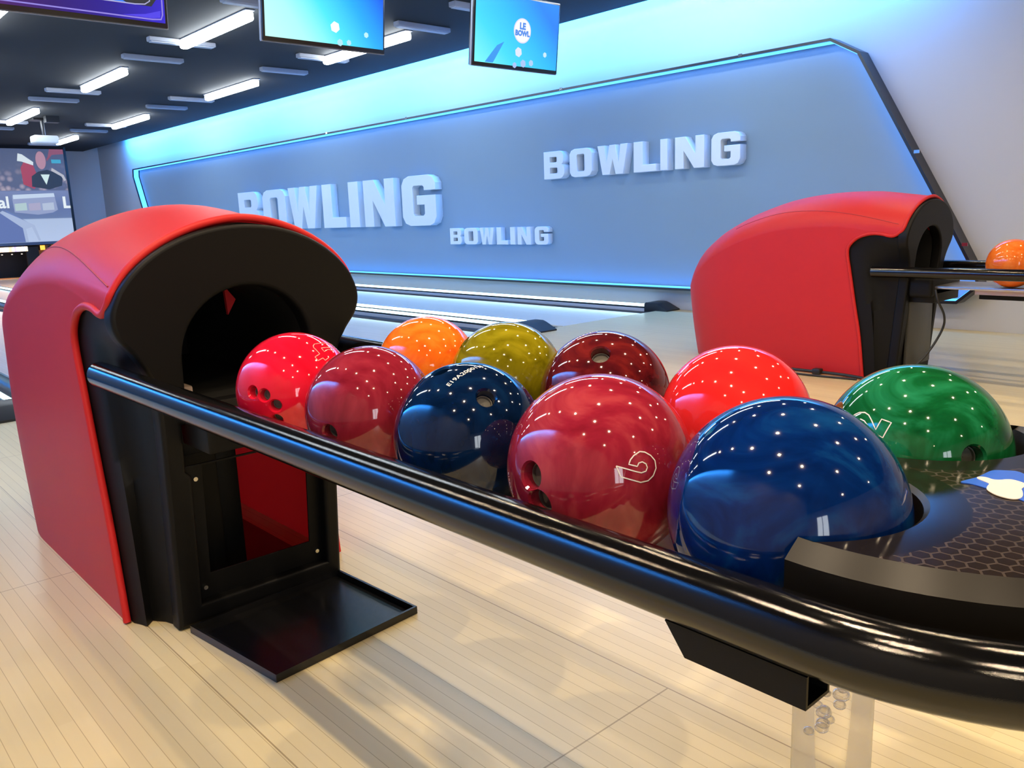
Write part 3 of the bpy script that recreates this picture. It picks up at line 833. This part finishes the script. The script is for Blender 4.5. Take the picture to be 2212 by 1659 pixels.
# front plate outline (x,z), left half from foot to crown
PL = [(0, -.226, .0), (.10, -.226, .20), (.20, -.226, .40), (.30, -.228, .56), (.36, -.240, .64), (.40, -.268, .695), (.44, -.298, .735), (.47, -.309, .77), (.50, -.306, .803), (.54, -.290, .840)]
def plate_pt(t):
    if t <= .54:
        return interp(PLS, t)
    a0 = math.asin((.840-.74)/.236)
    a = lerp(a0, pi/2, (t-.54)/.46)
    e = .97
    return (-.290*cos(a)/cos(a0) if a < pi/2-1e-6 else 0, .74+.236*sin(a))
PLS = smoothtab(PL)
def plate_y(z): return 1.962 - .080*z
def cheek_mesh(parent):
    """black body between the red shell edge and the front plate"""
    ts = TT
    verts, faces = [], []
    cols = [(t, 1) for t in ts] + [(t, -1) for t in reversed(ts[:-1])]
    R = 7
    for t, s in cols:
        E = front(t); px, pz = plate_pt(t)
        head = min(max((t-.44)/.06, 0), 1)
        # shrink slightly inside the red edge
        ctr = Vector((0, 0, .55))
        n = Vector((E.x, 0, (E.z-.72) if E.z > .72 else 0)); n.normalize()
        Ei = E - n*.010 + Vector((0, .03, 0))
        El = E - n*.012 + Vector((0, -.012, 0))
        Fb = Vector((px*.95, plate_y(pz)+.030, pz if pz < .74 else .74+(pz-.74)*.95))
        low = 1-min(max((t-.395)/.05, 0), 1)
        m1 = lerp(El, Fb, .22) + Vector((.0, -.022*low, 0))
        m2 = lerp(El, Fb, .50) + Vector((.0, .030*low, 0))
        m3 = lerp(El, Fb, .78) + Vector((-.0, .030*low, 0))
        for q in (Ei, El, lerp(El, m1, .5)-n*.002, m1, m2, m3, Fb):
            verts.append((s*q.x, q.y-YB, max(q.z, .002)))
    n = len(cols)
    for c in range(n-1):
        for r in range(R-1):
            faces.append((c*R+r, (c+1)*R+r, (c+1)*R+r+1, c*R+r+1))
    return mesh_obj('bezel_body', verts, faces, BLACK, parent, 60)
def plate_mesh(parent):
    L_ = [plate_pt(t) for t in TT]
    outl = [(x, z) for x, z in L_] + [(-x, z) for x, z in reversed(L_[:-1])]
    outl[0] = (outl[0][0], .004); outl[-1] = (outl[-1][0], .004)
    hole = []
    for k in range(33):
        a = pi*k/32
        hole.append((.163*cos(a), .672+.160*sin(a)))
    hole += [(-.163, .60), (-.150, .565), (.150, .565), (.163, .60)]
    opening = [(-.165, .055), (.185, .055), (.185, .520), (-.178, .520), (-.178, .405), (-.165, .392)]
    me = fill2d([outl, hole, opening], .055, .010, 3)
    me.materials.clear(); me.materials.append(BLACK)
    me.transform(Matrix(((1, 0, 0, 0), (0, 0, 1, 0), (0, 1, 0, 0), (0, 0, 0, 1))))
    for v in me.vertices: v.co.y += plate_y(v.co.z)+.0275-YB
    me.flip_normals() if hasattr(me, 'flip_normals') else None
    me.shade_smooth(); me.set_sharp_from_angle(angle=radians(35)); me.update()
    o = link(bpy.data.objects.new('front_plate', me)); o.parent = parent
    return o
RX, RZ, RR = .294, .641, .030
def rail_pts():
    p = [(-RX, 2.085-YB, RZ)]
    p += [(-RX, y-YB, RZ) for y in (1.9, 1.6, 1.3, 1.0, .7, .5, .4)]
    p += [(-RX*cos(a), .30-RX*sin(a)-YB, RZ) for a in [pi*k/40 for k in range(41)]]
    p += [(RX, y-YB, RZ) for y in (.4, .5, .7, 1.0, 1.3, 1.6, 1.9, 2.085)]
    return p
LOGO = [(0.874, 0.2842), (0.8783, 0.282), (0.8794, 0.2763), (0.8757, 0.2701), (0.8794, 0.2642), (0.8851, 0.2611), (0.8884, 0.2557), (0.8843, 0.2451), (0.8797, 0.242), (0.8717, 0.2412), (0.863, 0.2413), (0.8583, 0.2386), (0.8457, 0.2342), (0.8361, 0.2328), (0.8289, 0.2357), (0.8272, 0.2427), (0.8303, 0.2529), (0.8371, 0.2608), (0.8432, 0.2651), (0.8517, 0.267), (0.8598, 0.2678), (0.8623, 0.2699), (0.8654, 0.2749), (0.8695, 0.2823)]
LOGOB = [(0.8478, 0.2913), (0.8578, 0.2896), (0.866, 0.2871), (0.874, 0.2845), (0.8873, 0.2834), (0.9076, 0.2821), (0.9137, 0.277), (0.9246, 0.2572), (0.8806, 0.2344), (0.8244, 0.221), (0.8326, 0.2308), (0.8469, 0.2667), (0.8515, 0.2813)]
def chaikin(p, it=2):
    for _ in range(it):
        q = []
        for i in range(len(p)):
            a, b = p[i], p[(i+1) % len(p)]
            q += [(a[0]*.75+b[0]*.25, a[1]*.75+b[1]*.25), (a[0]*.25+b[0]*.75, a[1]*.25+b[1]*.75)]
        p = q
    return p

def ball_return(xc, label, near):
    root = empty('ball_return', (xc, YB, 0), label, 'ball return', 'red ball return machines')
    shell_mesh(root)
    edge = [front(t) for t in TT]
    pts = [(p.x, p.y-YB, max(p.z, .004)) for p in edge] + [(-p.x, p.y-YB, max(p.z, .004)) for p in reversed(edge[:-1])]
    tube('edge_bead', pts, .0095, RED, root, 10)
    # shallow styling seam over the dome
    seam = []
    for k in range(31):
        u = k/30
        t = lerp(.545, .70, sin(u*pi/2)); y = lerp(1.96, 3.0, u)
        x, z = sect(t, y); seam.append(Vector((x, y-YB, z)))
    cheek_mesh(root)
    plate_mesh(root)
    for s in (-1, 1):
        tube('styling_seam', [(s*p.x, p.y, p.z) for p in seam], .0022, pmat('dark_red_groove', (.40, .012, .015), .5), root, 6)
    # black liner added so the inside of the ball exit stays dark
    v, f = [], []
    sec = [(.163*cos(pi*k/24), .672+.160*sin(pi*k/24)) for k in range(25)] + [(-.163, .56), (.163, .56)]
    for y in (1.955, 2.75):
        for x, z in sec: v.append((x*1.02, y-YB, z+.002))
    n = len(sec)
    for k in range(n): f.append((k, (k+1) % n, n+(k+1) % n, n+k))
    f.append(tuple(n+k for k in range(n)))
    mesh_obj('exit_dark_liner', v, f, BLACKMATT, root, 40)
    mesh_obj('red_marker', [(.075, 2.20-YB, .815), (.105, 2.20-YB, .775), (.080, 2.20-YB, .735), (.075, 2.212-YB, .815), (.105, 2.212-YB, .775), (.080, 2.212-YB, .735)],
             [(0, 1, 2), (5, 4, 3), (0, 3, 4, 1), (1, 4, 5, 2), (2, 5, 3, 0)], pmat('red_marker_paint', (.8, .03, .04), .4), root)
    box('guide_block', -.150, -.105, 2.02-YB, 2.12-YB, .566, .592, pmat('beige_guide', (.42, .32, .26), .5), root, .006)
    # lift post and inner frame seen through the lower opening
    bm = bmesh.new()
    add_box(bm, -.135, -.035, 2.10-YB, 2.25-YB, .02, .55, .006); add_box(bm, -.02, .045, 2.16-YB, 2.30-YB, .02, .55, .006)
    add_box(bm, -.17, .17, 2.02-YB, 2.06-YB, .42, .55, .004)
    bm_obj('lift_post', bm, BLACK, root, 40)
    box('base_plate', -.20, .20, 2.08-YB, 3.0-YB, .012, .03, pmat('red_reflection_base', (.06, .01, .012), .3), root)  # dark red puts the shell's reflection into the plate colour
    # flange with screws
    me = fill2d([[(-.178, .05), (.195, .05), (.195, .41), (-.178, .41)], [(-.128, .118), (.150, .118), (.150, .405), (-.128, .405)]], .006, .001, 1)
    me.materials.clear(); me.materials.append(BLACK)
    me.transform(Matrix(((1, 0, 0, 0), (0, 0, 1, 0), (0, 1, 0, 0), (0, 0, 0, 1))))
    for vv in me.vertices: vv.co.y += plate_y(vv.co.z)+.035-YB
    o = link(bpy.data.objects.new('opening_flange', me)); o.parent = root
    for x, z in ((-.148, .375), (-.145, .085), (.168, .086)):
        y = plate_y(z)+.031-YB
        bm = bmesh.new(); add_cyl(bm, (x, y-.006, z), (x, y+.002, z), .0055, .0065, 12)
        bm_obj('screw', bm, SCREW, root, 30)
    # rails, deck, end tray
    dz = 0 if near else -.045
    rl = tube('rack_rail', rail_pts(), RR, RAILM, root, 24)
    rl.location = (0, 0, dz)
    bm = bmesh.new()
    add_box(bm, -.172, .172, .30-YB, 1.97-YB, .548, .563, .003)
    for s in (-1, 1): add_box(bm, s*.10-.012, s*.10+.012, .40-YB, 1.62-YB, .520, .548)
    o = bm_obj('ball_deck', bm, DECKM if near else STEEL, root, 40); o.location = (0, 0, dz)
    # underslung carrier box at the machine end and drive beam
    bm = bmesh.new()
    add_box(bm, -.17, .17, 1.80-YB, 1.955-YB, .47, .547, .006); add_box(bm, -.05, .05, .35-YB, 1.62-YB, .49, .544, .004)
    o = bm_obj('carrier_beam', bm, BLACK, root, 40); o.location = (0, 0, dz)
    if near:
        # glossy end tray: flat top, sloped outer rim, two scooped ball seats
        pts = []      # (top xy, rim xy, is_outer)
        for k in range(49):
            a = lerp(-.10, pi+.10, k/48)
            pts.append(((-.249*cos(a), .31-.251*sin(a)), (-.267*cos(a), .31-.269*sin(a)), True))
        def seat(cx, a0, a1):
            for k in range(25):
                a = radians(lerp(a0, a1, k/24))
                pts.append(((cx+.127*cos(a), .402+.127*sin(a)), (cx+.122*cos(a), .402+.122*sin(a)), False))
        seat(.152, -40, -168)
        pts.append(((0, .366), (0, .372), False))
        seat(-.152, -12, -140)
        n = len(pts); v = []
        v += [(p[0][0], p[0][1], .700) for p in pts]
        v += [(p[1][0], p[1][1], .685 if p[2] else .696) for p in pts]
        v += [(p[1][0]*(.972 if p[2] else 1), p[1][1]+(.004 if p[2] else 0), .640) for p in pts]
        bm = bmesh.new(); bv = [bm.verts.new(p) for p in v]
        for r_ in (0, 1):
            for k in range(n):
                j = (k+1) % n
                bm.faces.new((bv[r_*n+k], bv[r_*n+j], bv[(r_+1)*n+j], bv[(r_+1)*n+k])).material_index = 1
        for r_ in (0, 2):
            ed = [bm.edges.get((bv[r_*n+k], bv[r_*n+(k+1) % n])) for k in range(n)]
            bmesh.ops.triangle_fill(bm, edges=ed, use_beauty=True)
        tr = bm_obj('end_tray', bm, [HEXM, RIMM], root, 22, (0, -YB, 0))
        skirt = [(-.250*cos(a), .285-.225*sin(a)) for a in [pi*k/36 for k in range(37)]]
        shape_obj('tray_skirt', [[(x, y-YB) for x, y in skirt]], .03, BLACK, root, .004, Matrix.Translation((0, 0, .642)), 40)
        lb = shape_obj('logo_panel', [[(x-xc, y) for x, y in chaikin(LOGOB)]], .0008, pmat('blue_logo_print', (.03, .12, .62), .2), tr, 0, Matrix.Translation((0, 0, .7004)))
        shape_obj('logo_emblem', [[(x-xc, y) for x, y in chaikin(LOGO)]], .0008, pmat('cream_logo_print', (.78, .68, .60), .35), lb, 0, Matrix.Translation((0, 0, .7010)))
        # U channel bracket under the rail
        bm = bmesh.new()
        x0, x1, y0, y1, z0, z1 = -.306, -.268, .292-YB, .430-YB, .583, .612
        v = []
        for x in (x0, x0+.003): v += [(x, y0, z0), (x, y1-.022, z0), (x, y1, z1), (x, y0, z1)]
        vv_ = [bm.verts.new(p) for p in v]
        for q in ((0, 1, 2, 3), (7, 6, 5, 4), (0, 4, 5, 1), (1, 5, 6, 2), (2, 6, 7, 3), (3, 7, 4, 0)): bm.faces.new([vv_[i] for i in q])
        add_box(bm, x1-.003, x1, y0, y1-.02, z0, z1); add_box(bm, x0+.003, x1-.003, y0, y1-.022, z0, z0+.003)
        add_box(bm, -.290, -.268, y1-.02, y1+.06, .609, .613)
        bm_obj('rail_bracket', bm, BLACK, root)
        # clear acrylic foot with air bubbles
        post = bmesh.new()
        add_cyl(post, (0, .418-YB, 0), (0, .418-YB, .547), .045, n=64)
        ps = bm_obj('acrylic_foot', post, ACRYL, root, 30)
        rnd = random.Random(3)
        B = [(1783, 1527), (1788, 1535), (1820, 1523), (1822, 1541), (1820, 1564), (1764, 1548), (1778, 1558), (1790, 1585), (1780, 1594), (1777, 1604), (1763, 1631), (1796, 1592)]
        SZ = [9, 8, 9, 15, 11, 9, 10, 14, 12, 12, 10, 10]
        for (bx, by), s_ in zip(B, SZ):
            u = (bx-1803)/165*.092; zz = .415-(by-1523)/1802*1.06
            bm = bmesh.new(); bmesh.ops.create_uvsphere(bm, u_segments=14, v_segments=8, radius=1)
            for v_ in bm.verts: v_.co = Vector((v_.co.x*s_*.00070, v_.co.y*s_*.00070, v_.co.z*s_*.00048))
            d_ = rnd.uniform(-.012, .012)
            bm_obj('air_bubble', bm, BUBBLE, ps, 180, (.05*0+u*.73+d_*.65, .418-YB-u*.68+d_*.73, zz))
    else:
        o = box('service_panel', -.150, .165, plate_y(.3)-.004-YB, plate_y(.3)+.014-YB, .055, .515, DARKSTEEL, root, .003)
        for x, z in ((.15, .10), (.15, .42)):
            cyl('screw', (x, plate_y(.3)-.008-YB, z), (x, plate_y(.3)-YB, z), .004, BLACK, root, n=10)
        box('cable_box', -.21, .19, 1.80-YB, 1.93-YB, .455, .565, BLACK, root, .02, 3)
    return root

XN, XR = .866, 4.851
ball_return(XN, 'near red and black ball return with a rack of ten balls', True)
ball_return(XR, 'rear red and black ball return with one orange ball, by the blue lit wall', False)

# tray (removed service cover) on the floor in front of the near machine
tr = empty('floor_tray', (.889, 1.775, 0), 'shallow black metal tray lying on the floor in front of the near hood', 'tray')
C4 = [(.657, 1.941), (.701, 1.578), (1.105, 1.619), (1.086, 1.968)]
def quad_ring(poly, d): return inset(poly, d)
out4 = [(x-.889, y-1.775) for x, y in C4]; in4 = inset(out4, .006)
v = [(x, y, 0.001) for x, y in out4]+[(x, y, .020) for x, y in out4]+[(x, y, .020) for x, y in in4]+[(x, y, .004) for x, y in in4]
f = [(3, 2, 1, 0)]+[(k, (k+1) % 4, 4+(k+1) % 4, 4+k) for k in range(4)]+[(4+k, 4+(k+1) % 4, 8+(k+1) % 4, 8+k) for k in range(4)]+[(8+k, 8+(k+1) % 4, 12+(k+1) % 4, 12+k) for k in range(4)]
mesh_obj('tray_rim', v, f, TRAYM, tr)
mesh_obj('tray_floor', [(x, y, .0042) for x, y in in4], [(0, 1, 2, 3)], TRAYM, tr)

# cables at the rear machine
def smooth_path(p, n=8):
    tab = smoothtab([(i,)+tuple(q) for i, q in enumerate(p)], n)
    return [t[1:] for t in tab]
cb = tube('power_cable', smooth_path([(4.665, 1.79, .50), (4.66, 1.77, .44), (4.70, 1.75, .36), (4.71, 1.76, .28), (4.64, 1.80, .16), (4.56, 1.86, .06), (4.50, 1.90, .007)]), .006, CABLE, None, 8)
tag(cb, 'thin black cable dangling down the front of the rear ball return', 'cable')
cf = empty('floor_cable', (4.52, 2.45, 0), 'black cable with a connector lying along the foot of the rear red hood', 'cable')
tube('cable_run', [(x-4.52, y-2.45, z) for x, y, z in smooth_path([(4.515, 3.0, .012), (4.50, 2.7, .012), (4.51, 2.45, .012), (4.515, 2.2, .012), (4.48, 2.02, .010), (4.49, 1.93, .010)])], .009, CABLE, cf, 8)
tube('cable_run', [(x-4.52, y-2.45, z) for x, y, z in smooth_path([(4.43, 2.7, .007), (4.42, 2.4, .007), (4.46, 2.1, .007)])], .006, CABLE, cf, 8)
box('connector', -.04, .005, -.12, -.07, .002, .034, CABLE, cf, .006)

# ------------------------------------------------------------------ bowling balls
BOT = .566
DEC = {"pink":{"holes":[[-0.937,-0.312,0.158],[-0.843,-0.526,0.116],[-0.733,-0.678,-0.059],[-0.71,-0.631,-0.312]],"lines":[[[0.682,-0.278,0.677],[0.647,-0.252,0.72],[0.476,-0.399,0.784],[0.256,-0.503,0.826],[0.136,-0.538,0.832],[0.092,-0.575,0.813],[0.077,-0.61,0.788],[0.12,-0.719,0.684],[0.007,-0.759,0.651],[0.032,-0.806,0.591],[0.145,-0.773,0.618],[0.168,-0.799,0.577],[0.274,-0.745,0.608]],[[0.217,-0.611,0.761],[0.234,-0.672,0.703],[0.34,-0.607,0.718],[0.461,-0.569,0.681],[0.554,-0.455,0.697],[0.373,-0.555,0.744],[0.217,-0.611,0.761]]]},"crim":{"holes":[[-0.936,-0.332,-0.121]]},"navy":{"holes":[[-0.328,0.106,0.939],[0.056,0.167,0.984],[-0.243,-0.695,0.677]],"text":["E19A200013J",[-0.518,-0.3,0.801],[0.08,-0.263,0.962],0.0064]},"olive":{"holes":[[-0.603,0.412,0.683],[-0.612,0.584,0.532]]},"maroon":{"holes":[[-0.52,-0.382,0.764]],"text":["E19J21J6J",[-0.484,0.282,0.828],[-0.047,0.083,0.995],0.0057]},"six":{"holes":[[-0.991,0.043,0.127],[-0.988,-0.069,-0.138]],"lines":[[[-0.598,-0.744,0.298],[-0.584,-0.787,0.197],[-0.424,-0.897,0.126],[-0.349,-0.928,0.131],[-0.29,-0.942,0.17],[-0.245,-0.941,0.235],[-0.238,-0.922,0.306],[-0.268,-0.895,0.358],[-0.317,-0.862,0.396],[-0.363,-0.838,0.407],[-0.429,-0.82,0.379],[-0.47,-0.812,0.345],[-0.496,-0.813,0.305],[-0.428,-0.86,0.278],[-0.405,-0.861,0.307],[-0.37,-0.874,0.313],[-0.34,-0.895,0.29],[-0.335,-0.907,0.255],[-0.356,-0.907,0.224],[-0.403,-0.89,0.215],[-0.454,-0.86,0.234],[-0.598,-0.744,0.298]]],"text":["E19A20041J",[-0.846,0.533,0.028],[-0.879,0.403,-0.255],0.0038]},"green":{"holes":[[-0.537,-0.82,0.199]],"lines":[[[-0.782,0.396,0.481],[-0.778,0.339,0.529],[-0.777,0.293,0.557],[-0.791,0.227,0.568],[-0.815,0.173,0.553],[-0.849,0.126,0.513],[-0.902,0.051,0.429],[-0.843,0.02,0.538],[-0.851,-0.087,0.518],[-0.931,-0.04,0.363],[-0.917,0.077,0.392],[-0.884,0.142,0.446],[-0.849,0.202,0.489],[-0.829,0.253,0.499],[-0.827,0.312,0.467]]]},"rear":{"holes":[[-0.184,0.656,0.732]]}}

def sphere_mesh(R, seg=128, rings=64):
    bm = bmesh.new()
    bmesh.ops.create_uvsphere(bm, u_segments=seg, v_segments=rings, radius=R, matrix=Matrix.Rotation(radians(97), 4, (.62, .35, .1)))
    return bm

def ball_body(R, holes, mat):
    """glossy sphere with chamfered drilled finger holes and exact sphere normals"""
    me = bpy.data.meshes.new('bowling_ball')
    bm = sphere_mesh(R); bm.to_mesh(me); bm.free()
    me.materials.append(mat)
    o = link(bpy.data.objects.new('bowling_ball', me))
    for d, hr in holes:
        d = Vector(d).normalized()
        cb_ = bmesh.new()
        # stepped cutter: straight bore plus chamfer cone at the mouth
        prof = [(hr, R*.55), (hr, R-.0040), (hr+.0030, R-.0004), (hr+.0050, R+.004)]
        q = d.to_track_quat('Z', 'Y').to_matrix()
        rings = [[cb_.verts.new(q @ Vector((rr*cos(2*pi*k/40), rr*sin(2*pi*k/40), hh))) for k in range(40)] for rr, hh in prof]
        for a, b in zip(rings, rings[1:]):
            for k in range(40): cb_.faces.new((a[k], a[(k+1) % 40], b[(k+1) % 40], b[k]))
        cb_.faces.new(list(reversed(rings[0]))); cb_.faces.new(rings[-1])
        bmesh.ops.recalc_face_normals(cb_, faces=cb_.faces)
        cme = bpy.data.meshes.new('cutter'); cb_.to_mesh(cme); cb_.free()
        co = link(bpy.data.objects.new('cutter', cme))
        md = o.modifiers.new('drill', 'BOOLEAN'); md.operation = 'DIFFERENCE'; md.solver = 'EXACT'; md.object = co
        dg = bpy.context.evaluated_depsgraph_get()
        new = bpy.data.meshes.new_from_object(o.evaluated_get(dg))
        o.modifiers.clear(); o.data = new; new.name = 'bowling_ball'
        bpy.data.objects.remove(co); bpy.data.meshes.remove(cme); bpy.data.meshes.remove(me)
        me = new
    me.shade_smooth()
    ln = [None]*len(me.loops)
    for p in me.polygons:
        on = all(me.vertices[v].co.length > R*.9985 for v in p.vertices) and p.normal.dot(p.center.normalized()) > .9
        for li in p.loop_indices:
            c = me.vertices[me.loops[li].vertex_index].co
            if on: ln[li] = c.normalized()
            else: ln[li] = p.normal.copy()
    me.normals_split_custom_set([tuple(n) for n in ln])
    return o

def add_hole_insert(ball, d, hr, R):
    d = Vector(d).normalized()
    q = d.to_track_quat('Z', 'Y').to_matrix()
    bm = bmesh.new(); n = 32
    rings = [[bm.verts.new(q @ Vector((r*cos(2*pi*k/n), r*sin(2*pi*k/n), h))) for k in range(n)] for r, h in ((hr-.0006, R-.016), (hr-.002, R-.016), (hr-.002, R-.020), (.0005, R-.020))]
    for a, b in zip(rings, rings[1:]):
        for k in range(n): bm.faces.new((a[k], a[(k+1) % n], b[(k+1) % n], b[k]))
    bm_obj('finger_hole', bm, INSERT, ball, 40)

def ribbon_on_ball(ball, dirs, R, w, mat, name):
    P = [Vector(d).normalized()*(R+.0005) for d in dirs]
    # densify
    D = []
    for a, b in zip(P, P[1:]):
        for k in range(3): D.append((a.lerp(b, k/3)).normalized()*(R+.0005))
    D.append(P[-1])
    v, f = [], []
    for i, p in enumerate(D):
        a = D[max(i-1, 0)]; b = D[min(i+1, len(D)-1)]
        t = (b-a).normalized(); s = t.cross(p.normalized())
        v += [p+s*w/2, p-s*w/2]
    for i in range(len(D)-1): f.append((2*i, 2*i+1, 2*i+3, 2*i+2))
    return mesh_obj(name, v, f, mat, ball, 180)

def text_on_ball(ball, spec, R, mat):
    body, a, b, hgt = spec
    a, b = Vector(a).normalized(), Vector(b).normalized()
    me = text_mesh(body, hgt/.70, hgt*.012, 'LEFT')
    w = max(v.co.x for v in me.vertices)
    arc = (b*R-a*R)
    eu0 = arc/w
    mid = (a+b).normalized()
    ev = mid.cross(arc).normalized()
    for v in me.vertices:
        p = a*R + eu0*v.co.x + ev*v.co.y
        v.co = p.normalized()*(R+.0004)
    me.materials.clear(); me.materials.append(mat)
    o = link(bpy.data.objects.new('serial_text', me)); o.parent = ball
    return o

BALLS = [
 # key, x, y, r, (dark, mid, light), scale, label
 ('pink', .712, 1.392, .106, ((.60, .004, .022), (.70, .008, .034), (.74, .016, .05)), 4, 'hot pink bowling ball with an outlined 4, nearest the black hood opening'),
 ('orange', 1.02, 1.40, .104, ((.75, .09, .008), (.85, .16, .012), (.90, .25, .03)), 9, 'swirled orange bowling ball in the back row of the near rack'),
 ('crim', .712, 1.140, .105, ((.15, .006, .015), (.22, .012, .028), (.32, .03, .05)), 7, 'plain crimson bowling ball between the hot pink and the navy ball'),
 ('olive', 1.02, 1.150, .107, ((.10, .085, .002), (.19, .16, .004), (.32, .27, .012)), 9, 'olive yellow swirled bowling ball behind the navy ball'),
 ('navy', .712, .889, .105, ((.0006, .005, .022), (.0012, .009, .042), (.0025, .02, .075)), 8, 'dark navy bowling ball with a white serial number and three holes'),
 ('maroon', 1.02, .907, .108, ((.030, .003, .006), (.085, .006, .009), (.20, .016, .014)), 8, 'dark maroon marbled bowling ball with one large thumb hole on top'),
 ('six', .712, .642, .111, ((.17, .006, .017), (.26, .013, .031), (.42, .055, .065)), 7, 'crimson bowling ball with an outlined 6, next to the big blue ball'),
 ('red', 1.02, .657, .107, ((.72, .014, .016), (.80, .022, .020), (.82, .035, .03)), 3, 'plain bright red bowling ball between the maroon and the green ball'),
 ('blue', .712, .400, .114, ((.0006, .008, .065), (.0011, .017, .11), (.004, .055, .20)), 10, 'royal blue swirled bowling ball, largest in front, seated in the black end tray'),
 ('green', 1.02, .404, .107, ((.002, .035, .008), (.004, .095, .025), (.018, .23, .10)), 8, 'emerald green marbled bowling ball with an outlined 2, at the right picture edge'),
 ('rear', 4.735, 1.45, .122, ((.72, .11, .012), (.80, .17, .02), (.85, .24, .05)), 6, 'orange bowling ball alone on the rear ball return rack'),
]
HR = {'pink': .0098, 'crim': .0125, 'navy': .0125, 'olive': .012, 'maroon': .0150, 'six': .0150, 'green': .0135, 'rear': .013}
for key, x, y, R, cols, sc_, label in BALLS:
    D = DEC.get(key, {})
    mat = ball_mat('ball_resin_'+key, *cols, scale=sc_)
    holes = D.get('holes', [])
    b = ball_body(R, [(h, HR[key]) for h in holes], mat)
    b.location = (x, y, BOT+R if key != 'rear' else .519+R)
    tag(b, label, 'bowling ball', 'bowling balls on the near rack' if key != 'rear' else None)
    for h in holes: add_hole_insert(b, h, HR[key], R)
    for ln in D.get('lines', []): ribbon_on_ball(b, ln, R, .0013 if key != 'pink' else .0014, INK if key != 'pink' else INKRED, 'number_outline')
    if 'text' in D: text_on_ball(b, D['text'], R, INK)

# ------------------------------------------------------------------ world, colour management
w = bpy.data.worlds.new('world'); scene.world = w; w.use_nodes = True
w.node_tree.nodes['Background'].inputs['Color'].default_value = (.5, .6, .8, 1)
w.node_tree.nodes['Background'].inputs['Strength'].default_value = .02
vs = scene.view_settings
scene.display_settings.display_device = 'sRGB'
vs.view_transform = 'Standard'; vs.look = 'None'; vs.gamma = 1.0; vs.use_curve_mapping = False
vs.exposure = 0.0
cy = scene.cycles
cy.use_denoising = True
cy.max_bounces = 10; cy.diffuse_bounces = 4; cy.glossy_bounces = 4; cy.transmission_bounces = 8
cy.sample_clamp_indirect = 6.0
cy.caustics_reflective = False; cy.caustics_refractive = False
